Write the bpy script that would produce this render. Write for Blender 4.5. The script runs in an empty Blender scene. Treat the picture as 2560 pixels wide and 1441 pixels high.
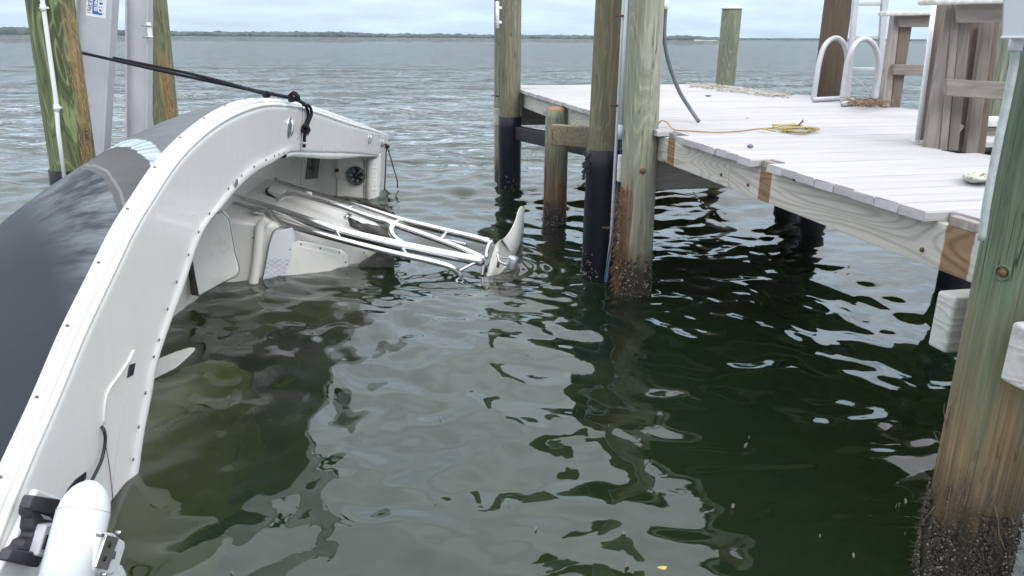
import bpy, bmesh, math, random
import numpy as np
from mathutils import Vector, Matrix, noise
random.seed(7); rng = np.random.default_rng(11)
sc = bpy.context.scene
R = math.radians

# ------------------------------------------------------------------ camera
CAM = Vector((0, 0, 1.8)); PITCH = R(18.3); ROLL = 0.0078; FPX = 1900.0
cd = bpy.data.cameras.new('camera'); cam = bpy.data.objects.new('camera', cd); sc.collection.objects.link(cam)
cd.sensor_width = 36; cd.lens = 36*FPX/2560; cd.clip_start = 0.05; cd.clip_end = 20000
CROT = Matrix.Rotation(math.pi/2-PITCH, 3, 'X') @ Matrix.Rotation(ROLL, 3, 'Z')
cam.matrix_world = Matrix.Translation(CAM) @ CROT.to_4x4()
sc.camera = cam
sc.render.resolution_x, sc.render.resolution_y = 1024, 576
# ------------------------------------------------------------------ light: bright overcast
SUN_EL, SUN_AZ = R(36), R(150)          # sun behind a thin cloud deck, behind the viewer
w = bpy.data.worlds.new('World'); sc.world = w; w.use_nodes = True
def world_nodes():
    nt = w.node_tree; N = nt.nodes; L = nt.links
    N.clear()
    out = N.new('ShaderNodeOutputWorld'); bg = N.new('ShaderNodeBackground')
    sky = N.new('ShaderNodeTexSky'); sky.sky_type = 'NISHITA'; sky.sun_disc = False
    sky.sun_elevation = SUN_EL; sky.sun_rotation = SUN_AZ; sky.air_density = 1.0; sky.dust_density = 1.5
    tc = N.new('ShaderNodeTexCoord'); sep = N.new('ShaderNodeSeparateXYZ'); L.new(tc.outputs['Generated'], sep.inputs[0])
    def math_(op, a, b=None, clamp=False):
        m = N.new('ShaderNodeMath'); m.operation = op; m.use_clamp = clamp
        for i, v in enumerate((a, b)):
            if v is None: continue
            if isinstance(v, (int, float)): m.inputs[i].default_value = v
            else: L.new(v, m.inputs[i])
        return m.outputs[0]
    z = math_('MAXIMUM', sep.outputs['Z'], 0.0)
    den = math_('ADD', z, 0.16)
    px = math_('DIVIDE', sep.outputs['X'], den); py = math_('DIVIDE', sep.outputs['Y'], den)
    cmb = N.new('ShaderNodeCombineXYZ'); L.new(px, cmb.inputs[0]); L.new(py, cmb.inputs[1])
    n1 = N.new('ShaderNodeTexNoise'); n1.inputs['Scale'].default_value = 0.85; n1.inputs['Detail'].default_value = 7; n1.inputs['Roughness'].default_value = .58
    L.new(cmb.outputs[0], n1.inputs['Vector'])
    n2 = N.new('ShaderNodeTexNoise'); n2.inputs['Scale'].default_value = 1.7; n2.inputs['Detail'].default_value = 6
    L.new(cmb.outputs[0], n2.inputs['Vector'])
    cov = N.new('ShaderNodeMapRange'); cov.inputs[1].default_value = .30; cov.inputs[2].default_value = .62; cov.inputs[3].default_value = .78; cov.inputs[4].default_value = 1.0
    L.new(n1.outputs[0], cov.inputs[0])
    # overcast cloud luminance grows from the horizon to the zenith
    lum = math_('ADD', math_('MULTIPLY', z, 18.0), 8.6)
    var = N.new('ShaderNodeMapRange'); var.inputs[1].default_value = .3; var.inputs[2].default_value = .7; var.inputs[3].default_value = .78; var.inputs[4].default_value = 1.22
    L.new(n2.outputs[0], var.inputs[0])
    amt = math_('ADD', math_('MULTIPLY', z, 2.2), .30, True)      # distant cloud bases blur together near the horizon
    lum = math_('MULTIPLY', lum, math_('ADD', 1.0, math_('MULTIPLY', math_('SUBTRACT', var.outputs[0], 1.0), amt)))
    cc = N.new('ShaderNodeMixRGB'); cc.inputs[1].default_value = (.74, .935, 1.14, 1); cc.inputs[2].default_value = (.94, .985, 1.04, 1)
    L.new(math_('MULTIPLY', z, 2.2, True), cc.inputs[0])
    vm = N.new('ShaderNodeVectorMath'); vm.operation = 'SCALE'; L.new(cc.outputs[0], vm.inputs[0]); L.new(lum, vm.inputs[3])
    mix = N.new('ShaderNodeMixRGB'); L.new(cov.outputs[0], mix.inputs[0]); L.new(sky.outputs[0], mix.inputs[1]); L.new(vm.outputs[0], mix.inputs[2])
    L.new(mix.outputs[0], bg.inputs['Color']); bg.inputs['Strength'].default_value = 0.10
    L.new(bg.outputs[0], out.inputs[0])
world_nodes()
sl = bpy.data.lights.new('sun', 'SUN'); sl.energy = 1.15; sl.angle = R(24); sl.color = (1, .96, .9)
so = bpy.data.objects.new('sun', sl); sc.collection.objects.link(so)
sdir = Vector((math.sin(SUN_AZ)*math.cos(SUN_EL), math.cos(SUN_AZ)*math.cos(SUN_EL), math.sin(SUN_EL)))
so.rotation_euler = sdir.to_track_quat('Z', 'Y').to_euler()
sc.view_settings.view_transform = 'Standard'; sc.view_settings.look = 'None'; sc.view_settings.gamma = 1
sc.view_settings.use_curve_mapping = False; sc.view_settings.exposure = 0.15
sc.render.engine = 'CYCLES'
sc.cycles.use_denoising = True
try: sc.cycles.denoiser = 'OPENIMAGEDENOISE'
except Exception: pass
sc.cycles.max_bounces = 6; sc.cycles.diffuse_bounces = 2; sc.cycles.glossy_bounces = 4; sc.cycles.transmission_bounces = 4
sc.cycles.use_adaptive_sampling = True; sc.cycles.adaptive_threshold = .02
sc.cycles.volume_bounces = 0; sc.cycles.sample_clamp_indirect = 6; sc.cycles.blur_glossy = 0.3

# ------------------------------------------------------------------ helpers
def ray(px, py):
    v = Vector(((px-1280)/FPX, -(py-720.5)/FPX, -1.0)); return CROT @ v
def az(px, py, z): d = ray(px, py); return CAM + d*((z-CAM.z)/d.z)
def ax(px, py, x): d = ray(px, py); return CAM + d*(x/d.x)
def ay(px, py, y): d = ray(px, py); return CAM + d*(y/d.y)
def onplane(px, py, p, n): d = ray(px, py); return CAM + d*((Vector(p)-CAM).dot(n)/d.dot(n))
def V(*a): return Vector(a)
def lerp(a, b, t): return a+(b-a)*t
def interp(x, xs, ys): return float(np.interp(x, xs, ys))

def tag(o, label=None, cat=None, group=None, kind=None):
    if label: o['label'] = label
    if cat: o['category'] = cat
    if group: o['group'] = group
    if kind: o['kind'] = kind
    return o
def empty(name, loc, label, cat, group=None):
    o = bpy.data.objects.new(name, None); o.location = loc; o.empty_display_size = .1
    sc.collection.objects.link(o); bpy.context.view_layer.update()
    return tag(o, label, cat, group)
def link(name, me, mat, parent=None, smooth=False, bevel=0, bseg=2):
    o = bpy.data.objects.new(name, me); sc.collection.objects.link(o)
    if mat is not None and not me.materials: me.materials.append(mat)
    if smooth:
        me.polygons.foreach_set('use_smooth', [True]*len(me.polygons))
    if parent is not None:
        o.parent = parent; o.matrix_parent_inverse = root_inv(parent)
    if bevel:
        b = o.modifiers.new('bevel', 'BEVEL'); b.width = bevel; b.segments = bseg; b.limit_method = 'ANGLE'; b.angle_limit = R(35)
        me.polygons.foreach_set('use_smooth', [True]*len(me.polygons))
        wn = o.modifiers.new('wn', 'WEIGHTED_NORMAL'); wn.keep_sharp = True
    return o
def root_inv(p):
    if p.parent is not None: return Matrix.Identity(4)
    return (Matrix.Translation(p.location) @ p.rotation_euler.to_matrix().to_4x4()).inverted()
def mk(name, verts, faces, mat, parent=None, smooth=False, bevel=0, bseg=2):
    me = bpy.data.meshes.new(name); me.from_pydata([tuple(v) for v in verts], [], faces); me.validate(); me.update()
    bm = bmesh.new(); bm.from_mesh(me); bmesh.ops.recalc_face_normals(bm, faces=bm.faces); bm.to_mesh(me); bm.free()
    return link(name, me, mat, parent, smooth, bevel, bseg)
class MB:
    def __init__(s): s.v = []; s.f = []
    def add(s, v, f):
        o = len(s.v); s.v += [tuple(p) for p in v]; s.f += [tuple(i+o for i in q) for q in f]; return s
    def box(s, c, size, rot=None):
        v, f = boxvf(c, size, rot); return s.add(v, f)
    def tube(s, pts, r, seg=10, caps=True):
        v, f = tubevf(pts, r, seg, caps); return s.add(v, f)
    def build(s, name, mat, parent=None, smooth=False, bevel=0, bseg=2): return mk(name, s.v, s.f, mat, parent, smooth, bevel, bseg)
def boxvf(c, size, rot=None):
    c = Vector(c); h = Vector(size)/2
    vs = []
    for sx, sy, sz in ((-1,-1,-1),(1,-1,-1),(1,1,-1),(-1,1,-1),(-1,-1,1),(1,-1,1),(1,1,1),(-1,1,1)):
        p = Vector((sx*h.x, sy*h.y, sz*h.z)); vs.append(c + (rot @ p if rot is not None else p))
    return vs, [(0,3,2,1),(4,5,6,7),(0,1,5,4),(1,2,6,5),(2,3,7,6),(3,0,4,7)]
def tubevf(pts, r, seg=10, caps=True):
    pts = [Vector(p) for p in pts]; n = len(pts); vs = []; fs = []
    rr = r if isinstance(r, (list, tuple)) else [r]*n
    t = (pts[1]-pts[0]).normalized(); up = Vector((0,0,1)) if abs(t.z) < .9 else Vector((1,0,0))
    nx = t.cross(up).normalized()
    for i, p in enumerate(pts):
        t2 = (pts[min(i+1,n-1)]-pts[max(i-1,0)]).normalized()
        nx = (nx - t2*nx.dot(t2)).normalized(); ny = t2.cross(nx)
        for k in range(seg):
            a = 2*math.pi*k/seg; vs.append(p + (nx*math.cos(a)+ny*math.sin(a))*rr[i])
    for i in range(n-1):
        for k in range(seg):
            k2 = (k+1) % seg; fs.append((i*seg+k, i*seg+k2, (i+1)*seg+k2, (i+1)*seg+k))
    if caps: fs.append(tuple(range(seg))[::-1]); fs.append(tuple((n-1)*seg+k for k in range(seg)))
    return vs, fs
def spline(pts, per=8):
    pts = [Vector(p) for p in pts]; out = []
    for i in range(len(pts)-1):
        p0 = pts[max(i-1,0)]; p1 = pts[i]; p2 = pts[i+1]; p3 = pts[min(i+2,len(pts)-1)]
        # centripetal-ish tangents keep uneven spacing smooth
        d0 = max((p1-p0).length, 1e-6); d1 = max((p2-p1).length, 1e-6); d2 = max((p3-p2).length, 1e-6)
        m1 = ((p1-p0)/d0 + (p2-p1)/d1)*.5*d1 if i > 0 else (p2-p1)
        m2 = ((p2-p1)/d1 + (p3-p2)/d2)*.5*d1 if i < len(pts)-2 else (p2-p1)
        for k in range(per):
            t = k/per; t2 = t*t; t3 = t2*t
            out.append(p1*(2*t3-3*t2+1)+m1*(t3-2*t2+t)+p2*(-2*t3+3*t2)+m2*(t3-t2))
    out.append(pts[-1]); return out
def tube(name, pts, r, mat, parent=None, seg=12, per=0):
    if per: pts = spline(pts, per)
    v, f = tubevf(pts, r, seg); return mk(name, v, f, mat, parent, True)
def slab(name, pts, thick, mat, parent=None, bevel=0, smooth=False, bseg=2):
    """closed plate: polygon pts pushed along the vector thick"""
    pts = [Vector(p) for p in pts]; n = len(pts); t = Vector(thick)
    vs = pts + [p+t for p in pts]
    fs = [tuple(range(n)), tuple(range(2*n-1, n-1, -1))] + [(i, (i+1) % n, n+(i+1) % n, n+i) for i in range(n)]
    return mk(name, vs, fs, mat, parent, smooth, bevel, bseg)
def lathe(name, profile, mat, parent=None, seg=20, M=None):
    vs = []; fs = []
    for r, z in profile:
        for k in range(seg):
            a = 2*math.pi*k/seg; p = Vector((r*math.cos(a), r*math.sin(a), z)); vs.append(M @ p if M is not None else p)
    n = len(profile)
    for i in range(n-1):
        for k in range(seg):
            k2 = (k+1) % seg; fs.append((i*seg+k, i*seg+k2, (i+1)*seg+k2, (i+1)*seg+k))
    fs.append(tuple(range(seg))[::-1]); fs.append(tuple((n-1)*seg+k for k in range(seg)))
    return mk(name, vs, fs, mat, parent, True)
def frame_to(p, axis, side=None):
    z = Vector(axis).normalized(); s = Vector(side) if side is not None else (Vector((0,0,1)) if abs(z.z) < .9 else Vector((1,0,0)))
    x = (s - z*s.dot(z)).normalized(); y = z.cross(x)
    M = Matrix((x, y, z)).transposed().to_4x4(); M.translation = Vector(p); return M

# ------------------------------------------------------------------ materials
class NT:
    def __init__(s, name):
        s.m = bpy.data.materials.new(name); s.m.use_nodes = True; s.t = s.m.node_tree; s.N = s.t.nodes; s.L = s.t.links
        s.b = s.N['Principled BSDF']; s.out = s.N['Material Output']
    def put(s, inp, v):
        if hasattr(v, 'is_output'): s.L.new(v, inp)
        elif isinstance(v, tuple) and len(v) == 3 and inp.type == 'RGBA': inp.default_value = (*v, 1)
        else: inp.default_value = v
    def coord(s, kind='Object', scale=(1,1,1), loc=(0,0,0), rot=(0,0,0)):
        tc = s.N.new('ShaderNodeTexCoord'); mp = s.N.new('ShaderNodeMapping'); s.L.new(tc.outputs[kind], mp.inputs[0])
        mp.inputs['Scale'].default_value = scale; mp.inputs['Location'].default_value = loc; mp.inputs['Rotation'].default_value = rot
        return mp.outputs[0]
    def world(s, scale=(1,1,1)):
        g = s.N.new('ShaderNodeNewGeometry'); mp = s.N.new('ShaderNodeMapping'); s.L.new(g.outputs['Position'], mp.inputs[0]); mp.inputs['Scale'].default_value = scale
        return mp.outputs[0]
    def noise(s, vec, scale=5, detail=4, rough=.55, dist=0, out=0):
        n = s.N.new('ShaderNodeTexNoise'); s.put(n.inputs['Vector'], vec); n.inputs['Scale'].default_value = scale
        n.inputs['Detail'].default_value = detail; n.inputs['Roughness'].default_value = rough; n.inputs['Distortion'].default_value = dist
        return n.outputs[out]
    def voro(s, vec, scale=5, feature='F1', out=0):
        n = s.N.new('ShaderNodeTexVoronoi'); n.feature = feature; s.put(n.inputs['Vector'], vec); n.inputs['Scale'].default_value = scale; return n.outputs[out]
    def mth(s, op, a, b=0.0, c=0.0, clamp=False):
        n = s.N.new('ShaderNodeMath'); n.operation = op; n.use_clamp = clamp
        s.put(n.inputs[0], a); s.put(n.inputs[1], b); s.put(n.inputs[2], c); return n.outputs[0]
    def rng(s, v, a, b, c=0.0, d=1.0, smooth=False):
        n = s.N.new('ShaderNodeMapRange'); n.interpolation_type = 'SMOOTHSTEP' if smooth else 'LINEAR'
        s.put(n.inputs[0], v); n.inputs[1].default_value = a; n.inputs[2].default_value = b; n.inputs[3].default_value = c; n.inputs[4].default_value = d
        return n.outputs[0]
    def mix(s, f, a, b, mode='MIX'):
        n = s.N.new('ShaderNodeMixRGB'); n.blend_type = mode; s.put(n.inputs[0], f); s.put(n.inputs[1], a); s.put(n.inputs[2], b); return n.outputs[0]
    def ramp(s, v, stops):
        n = s.N.new('ShaderNodeValToRGB'); s.put(n.inputs[0], v); e = n.color_ramp.elements
        while len(e) < len(stops): e.new(0.5)
        for i, (p, c) in enumerate(stops): e[i].position = p; e[i].color = (*c, 1) if len(c) == 3 else c
        return n.outputs[0]
    def sep(s, vec):
        n = s.N.new('ShaderNodeSeparateXYZ'); s.L.new(vec, n.inputs[0]); return n.outputs
    def rand(s): return s.N.new('ShaderNodeObjectInfo').outputs['Random']
    def bump(s, h, strength=.3, dist=.01, normal=None):
        n = s.N.new('ShaderNodeBump'); s.put(n.inputs['Height'], h); n.inputs['Strength'].default_value = strength; n.inputs['Distance'].default_value = dist
        if normal is not None: s.L.new(normal, n.inputs['Normal'])
        return n.outputs[0]
    def set(s, color=None, rough=None, metal=None, spec=None, coat=None, normal=None):
        b = s.b.inputs
        if color is not None: s.put(b['Base Color'], color)
        if rough is not None: s.put(b['Roughness'], rough)
        if metal is not None: s.put(b['Metallic'], metal)
        if spec is not None: s.put(b['Specular IOR Level'], spec)
        if coat is not None: s.put(b['Coat Weight'], coat); b['Coat Roughness'].default_value = .08
        if normal is not None: s.L.new(normal, b['Normal'])
        return s.m

def plain(name, col, rough=.5, metal=0, coat=0, var=.12, scale=6, bump=0.0, bscale=40, grime=None, gscale=3):
    t = NT(name); v = t.coord('Object')
    n = t.noise(v, scale, 5); c = t.mix(t.rng(n, .3, .7), tuple(x*(1-var) for x in col), tuple(min(1, x*(1+var*.6)) for x in col))
    if grime is not None:
        g = t.noise(v, gscale, 8, .65); c = t.mix(t.rng(g, .5, .78, 0, .75), c, grime)
    nm = t.bump(t.noise(v, bscale, 4), bump, .004) if bump else None
    r = t.rng(t.noise(v, scale*2.3, 4), .3, .7, rough*.8, min(1, rough*1.2))
    return t.set(c, r, metal, coat=coat, normal=nm)
# ---- wood: round treated piles
def pile_mat(name, c_a, c_b, raw=(.30,.19,.10), raw_z=(.2,.6), wet_z=.28, ring=.35, seed=0.0, dark=1.0, raw_dir=None):
    t = NT(name); v = t.coord('Object', loc=(seed, seed*.7, seed*1.3)); pos = t.sep(t.world())
    big = t.noise(t.coord('Object', (3.2,3.2,.55), loc=(seed,seed,seed)), 1, 5, .6, .4)
    c = t.mix(t.rng(big, .36, .62), c_a, c_b)
    # growth-ring figure cut by the peeled surface
    fig = t.noise(t.coord('Object', (5.5,5.5,1.0), loc=(seed*2,seed,3)), 1, 2, .45, .9)
    ringv = t.mth('SINE', t.mth('MULTIPLY', fig, 75.0))
    c = t.mix(t.rng(ringv, .55, 1.0, 0, ring), c, tuple(min(1, x*1.7) for x in c_b))
    c = t.mix(t.rng(ringv, -.6, -1.0, 0, ring*.8), c, tuple(x*.55 for x in c_a))
    grain = t.noise(t.coord('Object', (48,48,1.6), loc=(seed,0,0)), 1, 5, .6)
    c = t.mix(t.rng(grain, .25, .75, .8, .0), c, tuple(x*.55 for x in c_a))
    crack = t.noise(t.coord('Object', (26,26,.9), loc=(0,seed,0)), 1, 3, .5)
    cr = t.rng(t.mth('ABSOLUTE', t.mth('SUBTRACT', crack, .5)), .0, .012, 1, 0)
    crm = t.mth('MULTIPLY', cr, t.rng(t.noise(v, 2.2, 3), .44, .56))
    c = t.mix(crm, c, tuple(x*.22 for x in c_a))
    # raw brown wood where the face has been rubbed, low on the pile
    edge = t.mth('ADD', pos[2], t.mth('MULTIPLY', t.mth('SUBTRACT', t.noise(t.coord('Object', (9,9,1.2), loc=(seed,2,0)), 1, 5, .65), .5), 1.5))
    rawm = t.mth('MULTIPLY', t.rng(edge, raw_z[0], raw_z[1], .88, 0), 1.0)
    if raw_dir is not None:
        gn = t.N.new('ShaderNodeNewGeometry'); dt = t.N.new('ShaderNodeVectorMath'); dt.operation = 'DOT_PRODUCT'; t.L.new(gn.outputs['Normal'], dt.inputs[0])
        ang = R(raw_dir[0]); dt.inputs[1].default_value = (math.cos(ang), math.sin(ang), 0)
        dd_ = t.mth('ADD', dt.outputs['Value'], t.mth('MULTIPLY', t.mth('SUBTRACT', t.noise(t.coord('Object', (22,22,1.6), loc=(seed,5,0)), 1, 5, .6), .5), .55))
        hm = t.mth('MULTIPLY', t.rng(dd_, raw_dir[1], raw_dir[1]+.1, 0, .95), t.rng(t.mth('ADD', pos[2], t.mth('MULTIPLY', t.mth('SUBTRACT', t.noise(v, 3, 3), .5), .5)), raw_dir[2], raw_dir[3], 1, 0))
        rawm = t.mth('MAXIMUM', rawm, hm)
    rc = t.mix(t.rng(t.noise(t.coord('Object', (55,55,1.3)), 1, 6, .65), .3, .7), tuple(x*.3 for x in raw), tuple(x*1.5 for x in raw))
    c = t.mix(rawm, c, rc)
    # tidal zone: dark, wet, speckled
    edge2 = t.mth('ADD', pos[2], t.mth('MULTIPLY', t.mth('SUBTRACT', t.noise(v, 7, 5, .7), .5), .35))
    wetm = t.rng(edge2, wet_z*.55, wet_z*1.25, .93, 0)
    spk = t.voro(v, 85); wc = t.mix(t.rng(spk, .1, .42), (.11,.085,.065), (.022,.02,.014))
    c = t.mix(wetm, c, wc)
    if dark != 1.0: c = t.mix(1.0, c, (dark,)*3, 'MULTIPLY')
    h = t.mth('ADD', t.mth('MULTIPLY', grain, .8), t.mth('MULTIPLY', crm, -2.2))
    return t.set(c, t.rng(wetm, 0, 1, .82, .38), spec=.35, normal=t.bump(h, .55, .006))
M_PILE_GREEN = pile_mat('pile_grey_green', (.165,.178,.125), (.265,.28,.205), raw_z=(-.05,.55), wet_z=.30, seed=1.3)
M_PILE_MAIN = pile_mat('pile_pale_green', (.25,.258,.195), (.36,.36,.285), raw=(.21,.13,.072), raw_z=(.05,.62), wet_z=.33, seed=4.1, ring=.32, raw_dir=(198,.72,.75,.98))
M_PILE_BROWN = pile_mat('pile_olive_brown', (.14,.125,.075), (.225,.205,.13), raw_z=(-1,-.5), wet_z=.1, seed=8.2, ring=.3)
M_PILE_FAR = pile_mat('pile_olive_grey', (.15,.14,.10), (.235,.225,.165), raw_z=(-1,-.5), wet_z=.1, seed=2.7, ring=.25)
M_PILE_DEEP = pile_mat('pile_deep_green', (.085,.135,.085), (.17,.215,.14), raw=(.205,.132,.072), raw_z=(.55,1.18), wet_z=.42, seed=6.6, ring=.15)
M_PILE_LEFT = pile_mat('pile_moss_green', (.075,.095,.045), (.20,.235,.115), raw=(.26,.18,.095), raw_z=(-1,-.4), wet_z=.1, seed=3.4, ring=.75, raw_dir=(-14,.88,1.75,2.0))
M_PILE_LEFT2 = pile_mat('pile_moss_brown', (.15,.16,.09), (.23,.24,.14), raw=(.26,.18,.095), raw_z=(-1,-.4), wet_z=.1, seed=9.4, ring=.3, raw_dir=(-50,.80,1.4,1.65))
M_PILE_SHORT = pile_mat('pile_brown_rotten', (.17,.19,.13), (.25,.26,.18), raw=(.13,.075,.04), raw_z=(.3,.95), wet_z=.22, seed=5.5)

# ---- sawn wood; x is along the board
def board_mat(name, a, b, ring=.35, kf=20.0, seed=0.0, freq=(1.1,9,9), rough=.8, knots=True, patches=(), patch_axis='x', rust=0.0, vary=.14, bump=.35):
    t = NT(name); loc = (seed, seed*.6, seed*.3)
    r = t.rand()
    off = t.N.new('ShaderNodeVectorMath'); off.operation = 'MULTIPLY_ADD'
    base = t.coord('Object')
    cmb = t.N.new('ShaderNodeCombineXYZ'); t.L.new(t.mth('MULTIPLY', r, 37.0), cmb.inputs[0]); t.L.new(t.mth('MULTIPLY', r, 11.0), cmb.inputs[1]); t.L.new(t.mth('MULTIPLY', r, 23.0), cmb.inputs[2])
    add = t.N.new('ShaderNodeVectorMath'); t.L.new(base, add.inputs[0]); t.L.new(cmb.outputs[0], add.inputs[1])
    def mp(scale, l=(0,0,0)):
        m = t.N.new('ShaderNodeMapping'); t.L.new(add.outputs[0], m.inputs[0]); m.inputs['Scale'].default_value = scale; m.inputs['Location'].default_value = l; return m.outputs[0]
    fig = t.noise(mp(freq, loc), 1, 1.5, .4, .35)
    s = t.mth('SINE', t.mth('MULTIPLY', fig, kf*6.28))
    c = t.mix(t.rng(t.noise(mp((1.2,5,5), loc), 1, 4), .3, .7), a, b)
    c = t.mix(t.rng(s, .1, 1.0, 0, ring), c, tuple(x*.5 for x in a))
    grain = t.noise(mp((3,70,70), loc), 1, 5, .6)
    c = t.mix(t.rng(grain, .3, .75, .35, 0), c, tuple(x*.6 for x in a))
    if rust:
        vk = t.voro(mp((1.9,5.5,5.5), (seed*3,1,2)), 1); rm = t.rng(vk, .03, .16, rust, 0)
        c = t.mix(rm, c, (.16,.055,.02)); c = t.mix(t.rng(vk, .015, .04, 1, 0), c, (.03,.018,.012))
    if patches:
        x = t.sep(t.coord('Object'))[0]; tot = None
        x = t.mth('ADD', x, t.mth('MULTIPLY', t.mth('SUBTRACT', t.noise(mp((6,30,30)), 1, 3), .5), .016))
        for p0, p1 in patches:
            k = t.mth('MULTIPLY', t.rng(x, p0-.004, p0+.004), t.rng(x, p1-.004, p1+.004, 1, 0))
            tot = k if tot is None else t.mth('MAXIMUM', tot, k)
        br = t.mix(t.rng(s, -.2, 1), (.31,.205,.125), (.20,.115,.062)); br = t.mix(t.rng(grain, .3, .7, .5, 0), br, (.15,.09,.05))
        c = t.mix(tot, c, br)
    c = t.mix(1.0, c, t.mix(r, (1-vary,)*3, (1+vary*.3,)*3), 'MULTIPLY')
    return t.set(c, rough, spec=.25, normal=t.bump(t.mth('ADD', grain, t.mth('MULTIPLY', s, .25)), bump, .003))
M_PLANK = board_mat('weathered_deck_plank', (.435,.422,.432), (.50,.487,.497), ring=.04, kf=4, vary=.05, rough=.85, seed=1)
M_FASCIA = board_mat('weathered_fascia_board', (.37,.375,.335), (.49,.495,.445), ring=.5, kf=15, seed=2, freq=(.75,5.2,5.2), rust=.75,
                     patches=[], rough=.78)
M_RAIL = board_mat('brown_grey_rail_board', (.27,.232,.205), (.41,.365,.335), ring=.35, kf=8, seed=5, vary=.3)
M_RAIL_DK = board_mat('dark_brown_board', (.15,.115,.095), (.23,.185,.155), ring=.35, kf=8, seed=6, vary=.15)
M_POST = board_mat('dark_brown_post', (.075,.055,.038), (.15,.112,.08), ring=.3, kf=9, seed=9, vary=.1)
M_JOIST = board_mat('joist_grey', (.22,.22,.19), (.31,.31,.27), ring=.3, kf=9, seed=7)
M_TIMBER = board_mat('white_weathered_timber', (.48,.47,.44), (.60,.59,.56), ring=.4, kf=7, seed=8, freq=(.7,3,14), vary=.08, bump=.6)
M_CROSS = board_mat('stained_cross_timber', (.17,.15,.10), (.27,.245,.17), ring=.55, kf=12, seed=10, rust=.55, vary=.05)
M_CROSS_END = plain('rust_stained_end_grain', (.24,.105,.04), .85, var=.5, scale=25, bump=.6)
M_CAP = plain('lichen_white_cap', (.58,.57,.54), .9, var=.25, scale=22, bump=.8, bscale=60)
# ---- others
M_WRAP = plain('black_pile_wrap', (.009,.011,.017), .42, var=.35, scale=4, bump=.12, bscale=7)
M_WRAP.node_tree.nodes['Principled BSDF'].inputs['Specular IOR Level'].default_value = .22
M_BLACKBEAM = plain('black_wrapped_beam', (.012,.014,.018), .5)
M_ALU = plain('dull_aluminium', (.50,.50,.53), .48, .25, var=.10, scale=3.5, bump=.08, bscale=30, grime=(.40,.40,.41), gscale=1.6)
M_LADDER = plain('oxidised_aluminium', (.50,.50,.53), .5, .35, var=.1)
M_PVC = plain('white_pvc', (.72,.72,.74), .45, var=.06)
M_GREYPVC = plain('grey_pvc', (.45,.46,.49), .5, var=.08)
M_GREYBOX = plain('grey_enclosure', (.36,.38,.42), .45, var=.06)
M_HOSE = plain('grey_hose', (.14,.155,.18), .55)
M_STEEL = NT('polished_stainless').set((.66,.66,.67), .16, 1.0)
M_STEEL2 = plain('brushed_stainless', (.55,.55,.54), .32, 1.0, var=.1)
M_BOLT = plain('rusty_bolt', (.17,.085,.05), .6, .4, var=.4, scale=60)
M_BLACK = plain('black_rubber', (.014,.015,.017), .5)
M_ROPE = None
def rope_mat(name, a, b, sc_=140):
    t = NT(name); v = t.coord('Object', (1,1,1)); n = t.noise(v, sc_, 3)
    return t.set(t.mix(t.rng(n, .35, .65), a, b), .9, spec=.2, normal=t.bump(n, .8, .004))
M_ROPE = rope_mat('black_rope', (.008,.009,.012), (.02,.022,.028))
M_YROPE = rope_mat('yellow_poly_rope', (.42,.32,.13), (.50,.42,.22))
M_YROPE2 = rope_mat('dirty_yellow_rope', (.26,.21,.08), (.42,.33,.12))
M_WROPE = rope_mat('cream_rope', (.44,.42,.35), (.62,.6,.53))
M_BLUEC = plain('blue_cable', (.02,.09,.24), .5)
M_BROWNROPE = rope_mat('brown_cord', (.33,.2,.08), (.45,.3,.13))
# ---- boat
def gel(name, col, rough=.28, grime=(.62,.62,.60), amt=.18):
    t = NT(name); v = t.coord('Object'); n = t.noise(v, 1.4, 2, .5)
    c = t.mix(t.rng(n, .45, .75, 0, amt), col, grime)
    runs = t.noise(t.world((14,14,1.1)), 1, 5, .6); c = t.mix(t.rng(runs, .55, .75, 0, .16), c, tuple(x*.72 for x in grime))
    sc2 = t.noise(t.world((3,40,40)), 1, 3, .5); c = t.mix(t.mth('MULTIPLY', t.rng(sc2, .66, .72, 0, .22), t.rng(t.noise(v, 3, 2), .5, .6)), c, tuple(x*.6 for x in grime))
    return t.set(c, t.rng(n, .3, .7, rough*.8, rough*1.3), coat=.25, normal=t.bump(t.noise(v, 3, 2), .04, .01))
M_GEL = gel('white_gelcoat', (.68,.672,.655))
M_GELIN = gel('cream_gelcoat', (.72,.705,.67), .35, (.56,.53,.47), .35)
M_GRAYSIDE = gel('grey_deck_nonskid', (.66,.655,.645), .45, (.56,.55,.53), .3)
M_VINYL = plain('white_vinyl', (.74,.74,.73), .5, var=.05, bump=.15, bscale=20)
M_QUILT = plain('grey_quilted_vinyl', (.62,.64,.67), .45, var=.04)
M_DIRTYV = plain('dirty_white_board', (.83,.82,.81), .6, var=.04, grime=(.5,.46,.41), gscale=4.5)
M_DARKEDGE = plain('dark_board_edge', (.06,.055,.05), .6)
M_STRIP = plain('scuffed_rail_insert', (.56,.55,.54), .35, .4, var=.2, scale=9)
M_SMOKE = NT('smoked_panel').set((.02,.021,.02), .12)
M_CANVAS = plain('wet_brown_canvas', (.105,.098,.09), .7, var=.25, scale=5, bump=.3, bscale=60)
M_SPK = plain('black_speaker', (.012,.016,.025), .35)
M_SPKRIM = plain('silver_speaker_trim', (.5,.52,.55), .3, .8)
M_SEAM = plain('grey_seam', (.16,.16,.16), .8)
M_TROLL = plain('white_enamel', (.62,.64,.665), .35, var=.05, coat=.2)
M_TROLLB = plain('black_nylon', (.022,.025,.032), .55, var=.2)
M_ALUSPOT = plain('silver_lamp', (.6,.62,.65), .3, .7)
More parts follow.
